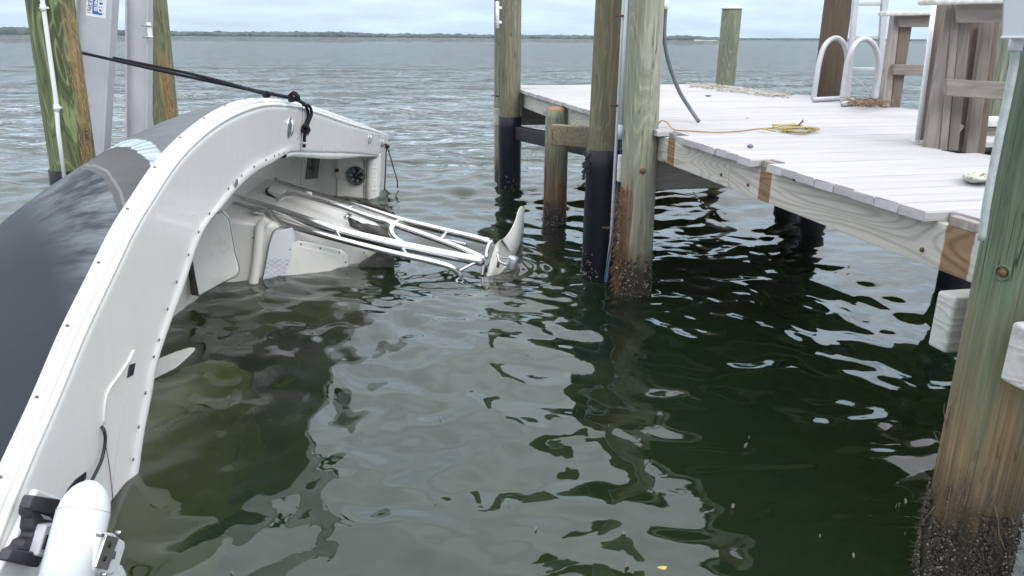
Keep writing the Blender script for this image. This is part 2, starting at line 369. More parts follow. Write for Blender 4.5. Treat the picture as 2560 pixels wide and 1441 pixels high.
def hull_mat():
    t = NT('navy_hull_gelcoat'); v = t.world()
    s = t.sep(v)
    n = t.noise(t.world((1.0,1.0,1.0)), 1.1, 5, .6)
    str_ = t.noise(t.world((3.0,16,16)), 1, 6, .65)
    c = t.mix(t.rng(n, .3, .7), (.016,.019,.028), (.026,.030,.040))
    wob = t.mth('MULTIPLY', t.mth('SUBTRACT', t.noise(v, 2.3, 3), .5), .10)
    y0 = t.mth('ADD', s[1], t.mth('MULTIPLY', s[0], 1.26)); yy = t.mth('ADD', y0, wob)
    # pale streaks: sky sheen painted along the topsides
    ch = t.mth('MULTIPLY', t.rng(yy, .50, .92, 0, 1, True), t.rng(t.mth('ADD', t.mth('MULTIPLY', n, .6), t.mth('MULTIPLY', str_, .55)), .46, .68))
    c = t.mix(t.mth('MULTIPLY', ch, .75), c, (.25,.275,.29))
    # reflection painted as a dark wavy band with a thin light line
    refl_band = t.mth('MULTIPLY', t.rng(yy, 1.005, 1.012), t.rng(yy, 1.295, 1.305, 1, 0))
    c = t.mix(t.mth('MULTIPLY', refl_band, .97), c, t.mix(t.noise(t.world((3,30,12)), 1, 4), (.040,.040,.041), (.075,.075,.077)))
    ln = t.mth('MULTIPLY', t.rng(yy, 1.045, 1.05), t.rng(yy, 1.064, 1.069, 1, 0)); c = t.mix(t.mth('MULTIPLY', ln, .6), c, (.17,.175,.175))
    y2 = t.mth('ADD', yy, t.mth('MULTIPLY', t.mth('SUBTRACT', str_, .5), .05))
    pale = t.mth('MULTIPLY', t.rng(y2, 1.295, 1.305), t.rng(y2, 1.41, 1.42, 1, 0))  # sky reflection painted as a pale-blue patch, greyer beyond it
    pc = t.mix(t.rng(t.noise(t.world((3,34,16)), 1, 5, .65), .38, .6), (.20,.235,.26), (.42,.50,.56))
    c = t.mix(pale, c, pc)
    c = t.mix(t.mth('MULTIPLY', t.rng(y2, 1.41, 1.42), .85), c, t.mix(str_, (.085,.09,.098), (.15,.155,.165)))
    return t.set(c, t.rng(refl_band, 0, 1, .55, .42), spec=.2, normal=t.bump(str_, .05, .004))
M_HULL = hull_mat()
# ---- setting
def water_mat():
    t = NT('green_bay_water'); t.N.remove(t.b)
    at = t.N.new('ShaderNodeAttribute'); at.attribute_name = 'chop'
    p = t.world()
    def layer(scale, ang, sx, sy):
        m = t.N.new('ShaderNodeMapping'); t.L.new(p, m.inputs[0]); m.inputs['Rotation'].default_value = (0,0,ang); m.inputs['Scale'].default_value = (sx,sy,1)
        return t.noise(m.outputs[0], scale, 2.5, .5, .25)
    big = layer(1.0, .18, .16, .42); mid = layer(1.0, -.12, .7, 1.9); small = layer(1.0, .3, 3.2, 7.0)
    h = t.mth('ADD', t.mth('MULTIPLY', big, .5), t.mth('ADD', t.mth('MULTIPLY', mid, .38), t.mth('MULTIPLY', small, .11)))
    h = t.mth('MULTIPLY', h, at.outputs['Fac'])
    calm = t.mth('MULTIPLY', layer(1.0, .5, 5, 8), .0022)
    h = t.mth('ADD', h, calm)
    nb = t.bump(h, 1.0, 1.0)
    fr = t.N.new('ShaderNodeFresnel'); fr.inputs['IOR'].default_value = 1.6; t.L.new(nb, fr.inputs['Normal'])
    gl = t.N.new('ShaderNodeBsdfGlossy'); gl.inputs['Roughness'].default_value = .02; gl.inputs['Color'].default_value = (.97,.99,1,1); t.L.new(nb, gl.inputs['Normal'])
    rf = t.N.new('ShaderNodeBsdfRefraction'); rf.inputs['IOR'].default_value = 1.33; rf.inputs['Roughness'].default_value = 0; t.L.new(nb, rf.inputs['Normal'])
    df = t.N.new('ShaderNodeBsdfDiffuse'); df.inputs['Color'].default_value = (.030,.060,.030,1)
    m1 = t.N.new('ShaderNodeMixShader'); m1.inputs[0].default_value = .22; t.L.new(rf.outputs[0], m1.inputs[1]); t.L.new(df.outputs[0], m1.inputs[2])
    m2 = t.N.new('ShaderNodeMixShader'); t.L.new(fr.outputs[0], m2.inputs[0]); t.L.new(m1.outputs[0], m2.inputs[1]); t.L.new(gl.outputs[0], m2.inputs[2])
    t.L.new(m2.outputs[0], t.out.inputs['Surface'])
    va = t.N.new('ShaderNodeVolumeAbsorption'); va.inputs['Color'].default_value = (.62,.66,.02,1); va.inputs['Density'].default_value = 1.2
    t.L.new(va.outputs[0], t.out.inputs['Volume'])
    return t.m
M_WATER = water_mat()
M_BED = plain('silty_seabed', (.10,.11,.055), .95, var=.4, scale=1.5)
M_SHORE = plain('hazed_mangrove_foliage', (.070,.094,.096), .95, var=.25, scale=.05)  # distance haze is put into the foliage colour as a blue-grey tint
M_SAND = plain('pale_sand', (.5,.47,.4), .95)
# ================================================================== setting: water, seabed, far shore
def build_water():
    rs = [0.25, .6, .9]
    r = 1.15
    while r < 120: rs.append(r); r += max(.013, r*r*.85/1368)
    r = 126.
    while r < 9000: rs.append(r); r *= 1.09
    rs = np.array(rs)
    a1 = np.linspace(R(-44), R(44), 600); a0 = np.linspace(R(-180), R(-44), 46)[:-1]; a2 = np.linspace(R(44), R(180), 46)[1:-1]
    an = np.concatenate([a0, a1, a2]); nc = len(an); nr = len(rs)
    X = rs[:,None]*np.sin(an)[None]; Y = rs[:,None]*np.cos(an)[None]
    dr = np.gradient(rs)[:,None]*np.ones((1,nc)); dth = np.gradient(an)[None]*rs[:,None]
    sp = np.maximum(dr, np.abs(dth))
    def sm(a, b, x): t = np.clip((x-a)/(b-a), 0, 1); return t*t*(3-2*t)
    # sheltered pool between boat and dock is glassy, the open bay is choppy
    open_ = .22*sm(2.4, 5.2, Y) + .78*sm(5.0, 11.5, Y + np.where(X < -2.6, 2.2, 0) + np.where(X > 2.2, -.6, 0))
    far = sm(10, 40, np.hypot(X, Y))
    Z = np.zeros_like(X)
    wx = X + .22*np.sin(.9*Y+1.1)+.16*np.sin(1.7*X+.6*Y); wy = Y + .20*np.sin(1.1*X+.3)+.13*np.sin(1.9*Y-.8*X+2)
    g = np.random.default_rng(5)
    # (wavelength lo, hi, count, slope rms calm, slope rms open, direction centre, spread)
    bands = [(2.3,5.2,16,.004,.05,R(-82),.45),(1.1,2.6,14,.016,.048,R(-78),.5),(.55,1.1,22,.046,.086,R(-84),.75),(.28,.55,26,.080,.105,R(-96),.9),(.13,.28,28,.058,.08,R(-88),1.0),(.07,.13,24,.009,.03,R(-90),1.2)]
    for lo, hi, n, sc_, so_, dc, spd in bands:
        for k in range(n):
            lam = math.exp(g.uniform(math.log(lo), math.log(hi))); th = dc + g.normal()*spd; ph = g.uniform(0, 6.283); kk = 2*math.pi/lam
            amp = math.sqrt(2.0/n)/kk*g.uniform(.7,1.3)
            att = sm(2.2, 4.5, lam/sp)
            if att.max() <= 0: continue
            s = np.sin(kk*(wx*math.cos(th)+wy*math.sin(th))+ph)
            near = 1 if lam > .55 else (.5+.5*sm(2.0, 3.8, Y))
            Z += amp*att*near*(sc_*(1-open_)+so_*open_)*s
    # short ripples radiating round the capsized boat's top and the piles where water laps
    for cx, cy, lam, am in ((-.1,6.0,.13,.0042),(.91,5.4,.16,.003),(-1.58,2.75,.11,.0008),(-1.2,6.1,.12,.0035),(1.58,2.2,.14,.002)):
        d = np.hypot(X-cx, Y-cy); Z += am*np.sin(2*math.pi*d/lam*(1+.04*np.sin(3*np.arctan2(Y-cy, X-cx))))*np.exp(-d/.55)*sm(2.2,4,lam/sp)
    co = np.stack([X, Y, Z], -1).reshape(-1, 3)
    i = np.arange(nr-1)[:,None]; j = np.arange(nc)[None]; j2 = (j+1) % nc
    q = np.stack([i*nc+j+0*j, i*nc+j2, (i+1)*nc+j2, (i+1)*nc+j+0*j], -1).reshape(-1, 4)
    # centre fan
    nv = len(co); co = np.vstack([co, [[0,0,0]]])
    tri = np.stack([np.full(nc, nv), (np.arange(nc)+1) % nc, np.arange(nc)], -1)
    me = bpy.data.meshes.new('water'); me.vertices.add(len(co)); me.vertices.foreach_set('co', co.ravel().astype(np.float32))
    nq, nt_ = len(q), len(tri)
    q = q[:, ::-1]
    loops = np.concatenate([q.ravel(), tri.ravel()]); me.loops.add(len(loops)); me.loops.foreach_set('vertex_index', loops.astype(np.int32))
    st = np.concatenate([np.arange(nq)*4, nq*4+np.arange(nt_)*3]); tt = np.concatenate([np.full(nq,4), np.full(nt_,3)])
    me.polygons.add(nq+nt_); me.polygons.foreach_set('loop_start', st.astype(np.int32)); me.polygons.foreach_set('loop_total', tt.astype(np.int32))
    me.polygons.foreach_set('use_smooth', np.ones(nq+nt_, bool)); me.update(); me.validate()
    chop = np.concatenate([(.55*open_*sm(7, 14, Y) + .45*sm(12, 40, np.hypot(X, Y))).ravel(), [0]])
    at = me.attributes.new('chop', 'FLOAT', 'POINT'); at.data.foreach_set('value', chop.astype(np.float32))
    o = link('water', me, M_WATER)
    if me.polygons[10].normal.z < 0: me.flip_normals()
    return tag(o, 'green bay water, glassy under the dock and choppy farther out', 'water', kind='structure')
build_water()
def build_bed():
    n = 40; vs = []; fs = []
    xs = [-12000,-3000,-800,-200,-70]+[-30+60*i/n for i in range(n+1)]+[70,200,800,3000,12000]; ys = [-400,-60]+[-10+60*j/n for j in range(n+1)]+[80,200,600,2000,12000]
    for x in xs:
        for y in ys:
            vs.append((x, y, -1.9+.18*noise.noise((x*.4, y*.4, 0))))
    m_ = len(ys)
    for i in range(len(xs)-1):
        for j in range(m_-1): a = i*m_+j; fs.append((a, a+m_, a+m_+1, a+1))
    o = mk('seabed', vs, fs, M_BED, smooth=True)
    tag(o, 'silty seabed under the dock', 'seabed', kind='structure')
build_bed()
def build_shore():
    g = random.Random(3); mb = MB()
    bm = bmesh.new(); bmesh.ops.create_icosphere(bm, subdivisions=2, radius=1); iv = [v.co.copy() for v in bm.verts]; ifc = [tuple(v.index for v in f.verts) for f in bm.faces]; bm.free()
    prof_x = [-200, 0, 60, 180, 280, 430, 560, 700, 760, 860, 940, 1240, 1480, 1660, 1700, 1735, 1790, 1830, 1900, 2050, 2150, 2300, 2420, 2700]
    prof_h = [14, 14, 16, 11, 12, 10, 10, 11, 11, 13, 9, 8.5, 9, 9, 12, 10, 7, 3.6, 3.8, 4, 3.5, 3.6, 4, 4]
    px = -260.
    while px < 2800:
        h = interp(px, prof_x, prof_h)
        dist = 900 if px < 1650 else (700 if px < 1810 else 1500)
        m = dist/FPX
        for k in range(2):
            d = ray(px+g.uniform(-3,3), 95); a = math.atan2(d.x, d.y); rr = dist*g.uniform(1, 1.05)
            hh = h*m*(g.uniform(.8, 1.0) + (.3 if g.random() < .025 else 0)); wd = g.uniform(9, 17)*m*1.3
            c = Vector((rr*math.sin(a), rr*math.cos(a), hh*.05)); so_ = Vector((g.uniform(0,99), g.uniform(0,99), 0))
            mb.add([(c.x+p.x*wd*(1+.35*noise.noise(p*1.9+so_)), c.y+p.y*wd*1.6, c.z+p.z*hh*.95*(1+.3*noise.noise(p*2.3+so_))) for p in iv], ifc)
        px += 5.2
    o = mb.build('mangrove_shore', M_SHORE, smooth=False)
    tag(o, 'low dark mangrove shoreline along the horizon', 'shoreline', kind='stuff')
    mb = MB()
    for x0, x1, dd in ((1735, 1795, 690), (2150, 2175, 1480)):
        pts = [az(x, 97, 0) for x in (x0, x1)]
        a0 = math.atan2(*[ray(x0, 95)[i] for i in (0, 1)]); a1 = math.atan2(*[ray(x1, 95)[i] for i in (0, 1)])
        vs = []; fs = []
        for i in range(9):
            a = lerp(a0, a1, i/8)
            for k, (rr, zz) in enumerate(((dd-6, -.2), (dd, .25), (dd+8, .5), (dd+30, -.3))): vs.append((rr*math.sin(a), rr*math.cos(a), zz*(.7+.3*math.sin(i*1.3))))
        for i in range(8):
            for k in range(3): b = i*4+k; fs.append((b, b+4, b+5, b+1))
        mb.add(vs, fs)
    tag(mb.build('beach', M_SAND, smooth=True), 'thin strip of pale sand on the far shore', 'beach', kind='structure')
    # tiny moored sailing boat before the mangroves
    p = ay(42, 86, 800); p.z = 0
    e = empty('sailboat', p, 'tiny white sailboat with bare mast before the far mangroves at left', 'sailboat')
    hull = MB(); L_, B_ = 3.6, 1.2
    vs = []; fs = []
    for i in range(9):
        t = i/8; bw = B_*math.sin(math.pi*min(1, .15+t*.85))**.7
        vs += [p+V(-L_+2*L_*t, -bw, .95), p+V(-L_+2*L_*t, 0, -.3), p+V(-L_+2*L_*t, bw, .95)]
    for i in range(8): b = i*3; fs += [(b, b+3, b+4, b+1), (b+1, b+4, b+5, b+2), (b, b+2, b+5, b+3)]
    mk('hull', vs, fs, M_GEL, e); mk('cabin', *boxvf(p+V(.3,0,1.2), (2.4,1.2,.6)), M_GEL, e, bevel=.2); tube('mast', [p+V(.6,0,.9), p+V(.6,0,5.6)], .09, M_PVC, e, 8)
build_shore()
# ================================================================== dock
A0 = az(1645, 322, 1.2); B0 = az(2380, 537, 1.2)
DD = (A0-B0); DD.z = 0; DD.normalize(); NN = Vector((DD.y, -DD.x, 0))
def dk(s, n, z): return Vector((A0.x, A0.y, 0)) + DD*s + NN*n + Vector((0,0,z))
DROT = Matrix((NN, DD, Vector((0,0,1)))).transposed()          # local x = across the dock, y = along it
DROT4 = DROT.to_4x4()
LROT = Matrix((DD, -NN, Vector((0,0,1)))).transposed()          # local x = along the dock
DECK = 1.2
dock = empty('dock', dk(0, 1.4, 0), 'weathered white plank dock with pale fascia boards at right', 'dock')
def plank_mesh(name, length, width, seed):
    g = random.Random(seed); n = 7; vs = []; fs = []
    pro = [(-.5,-.038),(-.5,-.007),(-.46,0),(.46,0),(.5,-.007),(.5,-.038)]
    for i in range(n):
        x = length*i/(n-1)
        for yy, z in pro:
            e = (g.uniform(-.004,.004) if i in (0, n-1) else 0)
            vs.append((x+e, yy*width+g.uniform(-.0008,.0008), z+g.uniform(-.0012,.0012)))
    k = len(pro)
    for i in range(n-1):
        for j in range(k): j2 = (j+1) % k; fs.append((i*k+j, i*k+j2, (i+1)*k+j2, (i+1)*k+j))
    fs.append(tuple(range(k))[::-1]); fs.append(tuple((n-1)*k+j for j in range(k)))
    me = bpy.data.meshes.new(name); me.from_pydata(vs, [], fs)
    bm = bmesh.new(); bm.from_mesh(me); bmesh.ops.recalc_face_normals(bm, faces=bm.faces); bm.to_mesh(me); bm.free()
    me.materials.append(M_PLANK); return me
PW = .1395; PITCHP = .1411
pm_wide = [plank_mesh('plank_wide', 2.98, PW, i) for i in range(4)]
pm_nar = [plank_mesh('plank_narrow', 1.27, PW, 20+i) for i in range(4)]
pm_half = [plank_mesh('plank_half', 2.98, .07, 40)]
gaps = [(-.285,-.185), (-1.52,-1.395), (-2.86,-2.715)]        # slots where old posts stood
def place_plank(me, s, n0, dz=0, rz=0):
    o = bpy.data.objects.new('plank', me); sc.collection.objects.link(o)
    M = Matrix.Translation(dk(s, n0, DECK+dz)) @ DROT4 @ Matrix.Rotation(rz, 4, 'Z')
    o.parent = dock; o.matrix_parent_inverse = root_inv(dock); o.matrix_basis = M
g = random.Random(4)
s = 4.95-PITCHP/2
rows = []
while s > -6.0:
    rows.append(s); s -= PITCHP
for s in rows:
    n0 = -.055 + g.uniform(-.007,.007)
    for a, b in gaps:
        if a-.06 < s < b+.06: n0 = .055                          # set back where the post was
    me = (pm_wide if s > -.95 else pm_nar)[g.randrange(4)]
    place_plank(me, s, n0, g.uniform(-.002,.002), g.uniform(-.0015,.0015))
# fascia along the near edge, in lengths with butt joints
def board(name, s0, s1, n, z0, z1, th, mat, parent, along='d', bevel=.004):
    """board running along the dock (d) or across it (n); its local x runs along it"""
    if along == 'd':
        L = s1-s0; me = bpy.data.meshes.new(name); v, f = boxvf((L/2, 0, (z0+z1)/2), (L, th, z1-z0)); M = Matrix.Translation(dk(s0, n, 0)) @ LROT.to_4x4()
    else:
        L = s1-s0; me = bpy.data.meshes.new(name); v, f = boxvf((L/2, 0, (z0+z1)/2), (L, th, z1-z0)); M = Matrix.Translation(dk(n, s0, 0)) @ DROT4
    me.from_pydata([tuple(p) for p in v], [], f); me.materials.append(mat)
    o = bpy.data.objects.new(name, me); sc.collection.objects.link(o)
    if parent is not None:
        o.parent = parent; o.matrix_parent_inverse = root_inv(parent); o.matrix_basis = M
    else: o.matrix_world = M
    b = o.modifiers.new('bevel', 'BEVEL'); b.width = bevel; b.segments = 2
    return o
FZ = (1.0, 1.1585); JZ = (.975, 1.157)
fas = [(-6.0, -2.9), (-2.897, -1.065), (-1.062, .9), (.903, 2.7), (2.703, 4.93)]
for k, (a, b) in enumerate(fas):
    pt = [(p-a, q-a) for p, q in gaps if a < (p+q)/2 < b]
    if k == 1: pt = [(q0-a, q1-a) for q0, q1 in ((-2.855,-2.72), (-1.515,-1.40))]
    if k == 2: pt = [(-.30-a, -.185-a)]
    m = board_mat('weathered_fascia_board_%d' % k, (.48,.455,.405), (.605,.578,.525), ring=.46, kf=19+k, seed=2+k*3.7, freq=(.75,5.0,5.0), rust=.7, patches=pt, vary=.03)
    board('fascia_board', a, b, .02, .985, 1.1585, .038, m, dock)
    # old-post blocks seen in the plank slots
for a, b in gaps:
    mk('slot_block', *boxvf(dk((a+b)/2, .018, 1.177), (.036, b-a-.02, .036), DROT), M_RAIL, dock, bevel=.003)
board('end_board', 0, 2.93, 4.93, .985, 1.1585, .038, M_FASCIA, dock, 'n')
for n in (.72, 1.42, 2.1, 2.86):
    board('joist', -6 if n < 1.3 else -.9, 4.9, n, .97, 1.157, .04, M_JOIST, dock)
board('side_board', -6, -.95, 1.21, .985, 1.1585, .038, M_FASCIA, dock)
for s, n1 in ((.16, 2.9), (2.35, 2.9), (4.5, 2.9)):
    board('cross_beam', .05, n1, s, .74, .968, .07, M_JOIST, dock, 'n')
# bolt heads on the fascia
for px_, py_ in ((1803, 437), (1870, 463), (2192, 511), (2305, 625), (2018, 455), (1985, 449)):
    p = onplane(px_, py_, dk(0, -.002, 0), NN); M = frame_to(p, -NN)
    lathe('bolt_head', [(.009,-.004),(.009,.004),(.006,.007)], M_BOLT, dock, 8, M)

# ------------------------------------------------------------------ round piles
def shaft(name, base, top, r0, r1, mat, parent, z0=-2.0, seg=36, rough=.006, seed=0, n=44, flats=0):
    base = Vector(base); top = Vector(top); vs = []; fs = []
    for i in range(n+1):
        t = i/n; c = base.lerp(top, t); r = lerp(r0, r1, t)
        for k in range(seg):
            a = 2*math.pi*k/seg; d = Vector((math.cos(a), math.sin(a), 0))
            dv = noise.noise((d.x*3+seed, d.y*3, c.z*.35))*1.3 + noise.noise((d.x*9, d.y*9+seed, c.z*.9))*.55
            vs.append(c + d*(r+rough*dv))
    for i in range(n):
        for k in range(seg): k2 = (k+1) % seg; fs.append((i*seg+k, i*seg+k2, (i+1)*seg+k2, (i+1)*seg+k))
    fs.append(tuple(n*seg+k for k in range(seg))); fs.append(tuple(range(seg))[::-1])
    return mk(name, vs, fs, mat, parent, True)
def pile(label, foot, lean, top_z, r, mat, wrap=None, taper=.0, seed=0, group='round timber pilings', barn=None):
    """foot: point on the water; lean: dx,dy per metre"""
    foot = Vector((foot[0], foot[1], 0)); ln = Vector((lean[0], lean[1], 1))
    e = empty('timber_piling', foot, label, 'piling', group)
    shaft('shaft', foot+ln*-2, foot+ln*top_z, r*(1+taper), r*(1-taper), mat, e, seed=seed)
    if wrap:
        w0, w1 = -1.2, wrap; vs = []; fs = []; n = 16; sg = 36
        for i in range(n+1):
            z = lerp(w0, w1, i/n); c = foot+ln*z
            for k in range(sg):
                a = 2*math.pi*k/sg; d = Vector((math.cos(a), math.sin(a), 0)); vs.append(c + d*(r*(1+taper*.6)+.009+.003*noise.noise((d.x*4, d.y*4, z*2+seed))))
        for i in range(n):
            for k in range(sg): k2 = (k+1) % sg; fs.append((i*sg+k, i*sg+k2, (i+1)*sg+k2, (i+1)*sg+k))
        fs.append(tuple(n*sg+k for k in range(sg))); fs.append(tuple(range(sg))[::-1])
        mk('plastic_wrap', vs, fs, M_WRAP, e, True)
    if barn:
        barnacles(e, foot, ln, r*(1+taper)+(.010 if wrap else .002), *barn)
    return e
M_BARN = plain('barnacle_shell', (.20,.165,.145), .9, var=.6, scale=45)
M_CRUST = plain('dark_mussel_crust', (.045,.035,.025), .8, var=.6, scale=50)
def barnacles(e, foot, ln, r, z_top, count, size, seed, crust=0):
    g = random.Random(seed)
    for nm, cnt, mat, szk in (('barnacles', count, M_BARN, 1.0), ('mussel_crust', crust, M_CRUST, 1.5)):
        if not cnt: continue
        mb = MB()
        for _ in range(cnt):
            z = -.12 + (z_top+.12)*(g.random()**1.7); a = g.uniform(0, 6.283)
            d = Vector((math.cos(a), math.sin(a), 0))
            if noise.noise((d.x*2.5+seed, d.y*2.5, z*6)) + .35*(1-z/z_top) < .0: continue
            c = foot+ln*z+d*r; t = Vector((-d.y, d.x, 0)); u = Vector((0,0,1)); sz = size*szk*g.uniform(.45,1.25)
            nrm = (d + t*g.uniform(-.5,.5)+u*g.uniform(-.5,.5)).normalized()
            ring = [c + (t*math.cos(b)+u*math.sin(b))*sz for b in (0,1.26,2.51,3.77,5.03)]
            tip = [c + nrm*sz*.9 + (t*math.cos(b)+u*math.sin(b))*sz*.45 for b in (0,1.26,2.51,3.77,5.03)]
            mb.add(ring+tip, [(i, (i+1) % 5, 5+(i+1) % 5, 5+i) for i in range(5)]+[(5,6,7,8,9)])
        tag(mb.build(nm, mat, e), kind='stuff')
def splinters(e, items, mat, seed, name='splinters'):
    g = random.Random(seed); mb = MB()
    for p, d, ln_ in items:
        q = [Vector(p)]; d = Vector(d).normalized()
        for k in range(3): d = (d+Vector((g.uniform(-.25,.25), g.uniform(-.25,.25), g.uniform(-.25,.25)))).normalized(); q.append(q[-1]+d*ln_/3)
        mb.tube(q, [.0018, .0016, .0011, .0005], 4)
    tag(mb.build(name, mat, e), kind='stuff')
M_SPL = plain('torn_wood_fibre', (.17,.10,.055), .9, var=.5, scale=30)
M_SPL2 = plain('torn_wood_fibre_dark', (.16,.085,.04), .9, var=.5, scale=30)
main = pile('pale green weathered piling with torn rusty left face, before the dock edge', (.907, 5.39), (-.014, .0), 2.75, .122, M_PILE_MAIN, taper=.03, seed=1, barn=(.30, 900, .0075, 3, 500))
gg = random.Random(8); it = []
for _ in range(330):
    z = gg.uniform(.02, .78); a = R(gg.gauss(200, 16)); d = Vector((math.cos(a), math.sin(a), 0))
    it.append((Vector((.91,5.39,0))+d*.128+Vector((-.012*z,0,z)), Vector((d.x*.45, d.y*.45, gg.choice((-1,-1,1))*gg.uniform(.3,1))), gg.uniform(.04,.13)))
splinters(main, it[:200], M_SPL, 1); splinters(main, it[200:], M_SPL2, 2)
p = ay(1607, 428, 5.25); lathe('bolt_head', [(.02,-.02),(.02,.004),(.012,.012),(.004,.014)], M_BOLT, main, 12, frame_to(p, (p.x-.915, p.y-5.39, 0)))
wrapd = pile('olive brown piling with glossy black lower wrap beside the pale green piling', (.685, 5.78), (.008, 0), 2.75, .125, M_PILE_BROWN, wrap=1.0, taper=.03, seed=2, barn=(.22, 420, .0065, 5))
# torn lip of the wrap
mb = MB(); gl_ = random.Random(2)
for k in range(26):
    z = gl_.uniform(.72, .99); a = R(gl_.uniform(165, 215)); d = Vector((math.cos(a), math.sin(a), 0)); c = Vector((.692,5.78,z))+d*.136; t = Vector((0,0,-1))
    q = [c, c+t*.03+d*.012, c+t*.02+d*.03+Vector((0,.015,0)), c+Vector((0,.02,.006))]
    mb.add(q+[p_+d*.003 for p_ in q], [(0,1,2,3),(7,6,5,4),(0,4,5,1),(1,5,6,2),(2,6,7,3),(3,7,4,0)])
tag(mb.build('torn_wrap_edge', M_WRAP, wrapd), kind='stuff')
shortp = pile('short sawn-off brown piling under the far deck edge', (.43, 7.62), (0, 0), 1.12, .118, M_PILE_SHORT, taper=.02, seed=3, barn=(.25, 350, .007, 6, 150))
M_RAWTOP = plain('raw_brown_pile_top', (.26,.17,.10), .9, var=.4, scale=14, bump=.5)
lathe('cut_top', [(.112,0),(.112,.02),(.095,.045),(.03,.055)], M_RAWTOP, shortp, 24, Matrix.Translation((.43,7.62,1.10)))
farp = pile('olive grey piling with black wrap at the dock\'s far left corner', (-.04, 9.42), (.0, 0), 2.9, .128, M_PILE_FAR, wrap=.88, taper=.02, seed=4, barn=(.2, 200, .008, 7))
farp2 = pile('narrow green piling hidden behind the far left corner piling', (-.118, 9.72), (0, 0), 2.9, .12, M_PILE_GREEN, taper=.02, seed=5)
q0 = az(1812, 213, 1.2); 
endp = pile('grey green piling with white cap standing at the far end of the deck', (q0.x, q0.y), (0, 0), 2.17, .125, M_PILE_GREEN, seed=6)
lathe('pile_cap', [(.138,0),(.138,.02),(.13,.03),(.02,.07)], M_PVC, endp, 24, Matrix.Translation((q0.x, q0.y, 2.165)))
for k, (px_, py_, lb) in enumerate(((2030, 562, 'dark wrapped support piling seen under the middle of the deck'), (2388, 727, 'dark wrapped support piling under the deck behind the near right piling'))):
    q = az(px_, py_, 0); pile(lb, (q.x, q.y), (0,0), 1.0, .125, M_PILE_FAR, wrap=.95, seed=12+k)
for k, (s_, n_, lb) in enumerate(((2.4, 2.6, 'wrapped support piling at the back of the far deck bay'),)):
    q = dk(s_, n_, 0); pile(lb, (q.x, q.y), (0,0), 1.0, .125, M_PILE_FAR, wrap=.95, seed=22+k)
rightp = pile('big green piling at right foreground with shaggy barnacled foot', (1.585, 2.235), (-.006, 0), 2.75, .135, M_PILE_DEEP, taper=.03, seed=7, barn=(.34, 1700, .0048, 9, 4200))
gg = random.Random(18); it = []
for _ in range(420):
    z = gg.uniform(-.02, .36); a = gg.uniform(0, 6.283); d = Vector((math.cos(a), math.sin(a), 0))
    it.append((Vector((1.585,2.235,0))+d*.139+Vector((-.006*z,0,z)), Vector((d.x*.8, d.y*.8, gg.uniform(-1,.5))), gg.uniform(.012,.035)))
splinters(rightp, it, M_CRUST, 4, 'hydroid_tufts')
it = []
for _ in range(26):
    z = gg.uniform(.28, .6); a = R(gg.gauss(235, 45)); d = Vector((math.cos(a), math.sin(a), 0))
    it.append((Vector((1.585,2.235,0))+d*.137+Vector((-.006*z,0,z)), Vector((d.x*.06, d.y*.06, gg.choice((-1,1)))), gg.uniform(.04,.16)))
splinters(rightp, it, plain('grey_wood_fibre', (.14,.11,.075), .9, var=.5, scale=30), 5)
# counterbored bolt
p = ay(2472, 692, 2.13); dv = Vector((p.x-1.58, p.y-2.235, 0)).normalized(); c = Vector((1.578, 2.235, p.z))+dv*.133
lathe('bolt_recess', [(.024,-.03),(.024,.004),(.021,.005),(.019,-.02),(.004,-.02)], M_PILE_DEEP, rightp, 20, frame_to(c, dv))
lathe('bolt_head', [(.014,-.03),(.014,.0),(.011,.005),(.003,.007)], M_BOLT, rightp, 8, frame_to(c, dv))
# paired timbers bolted across the near piling
def timber(label, px_, py_, y_, h, wd, L):
    p = ay(px_, py_, y_)
    e = empty('cross_timber', p, label, 'timber', 'white timbers on the near piling')
    me = bpy.data.meshes.new('beam'); v, f = boxvf((L/2, 0, -h/2), (L, wd, h)); me.from_pydata([tuple(q) for q in v], [], f); me.materials.append(M_TIMBER)
    o = bpy.data.objects.new('beam', me); sc.collection.objects.link(o); o.parent = e; o.matrix_basis = DROT4
    b = o.modifiers.new('bevel', 'BEVEL'); b.width = .012; b.segments = 3
    return e
timber('whitish sawn timber end poking out behind the near right piling', 2366, 735, 2.46, .205, .085, 1.0)
timber('rough whitish timber end at the right picture edge in front of the near piling', 2560, 816, 2.02, .185, .085, .8)
# left group: lift pilings
def pile_px(label, pt, pb, Y, r, mat, wrap, seed):
    a = ay(*pt, Y); b = ay(*pb, Y); l = (a-b)/(a.z-b.z); foot = b - l*b.z
    return pile(label, (foot.x, foot.y), (l.x, l.y), 2.7, r, mat, wrap=wrap, taper=.02, seed=seed), foot, l
pA, fA, lA = pile_px('mossy green piling with torn orange edge at the far left, white pipe on it', (124, 0), (181, 400), 5.15, .142, M_PILE_LEFT, .93, 31)
it = []; gg = random.Random(28)
for _ in range(520):
    z = gg.uniform(.93, 1.9)*1.0; z = .93+(z-.93)**1.0; a = R(gg.gauss(-18, 13)); d = Vector((math.cos(a), math.sin(a), 0))
    it.append((fA+lA*z+d*.138, Vector((d.x*.05, d.y*.05, gg.choice((-1,1)))), gg.uniform(.03,.10)))
M_SPL3 = plain('torn_orange_fibre', (.38,.26,.13), .9, var=.45, scale=30)
splinters(pA, it, M_SPL3, 6)
it = []
for _ in range(26):
    z = gg.gauss(1.16, .03); d = Vector((math.cos(R(-20)), math.sin(R(-20)), 0)); it.append((fA+lA*z+d*.14, Vector((d.x, d.y, gg.uniform(-.4,.6))), gg.uniform(.03,.07)))
splinters(pA, it, M_SPL2, 7)
pB, fB, lB = pile_px('mossy piling with rubbed tan patch right of the lift beams', (384, 0), (417, 320), 7.6, .115, M_PILE_LEFT2, .93, 33)
it = []
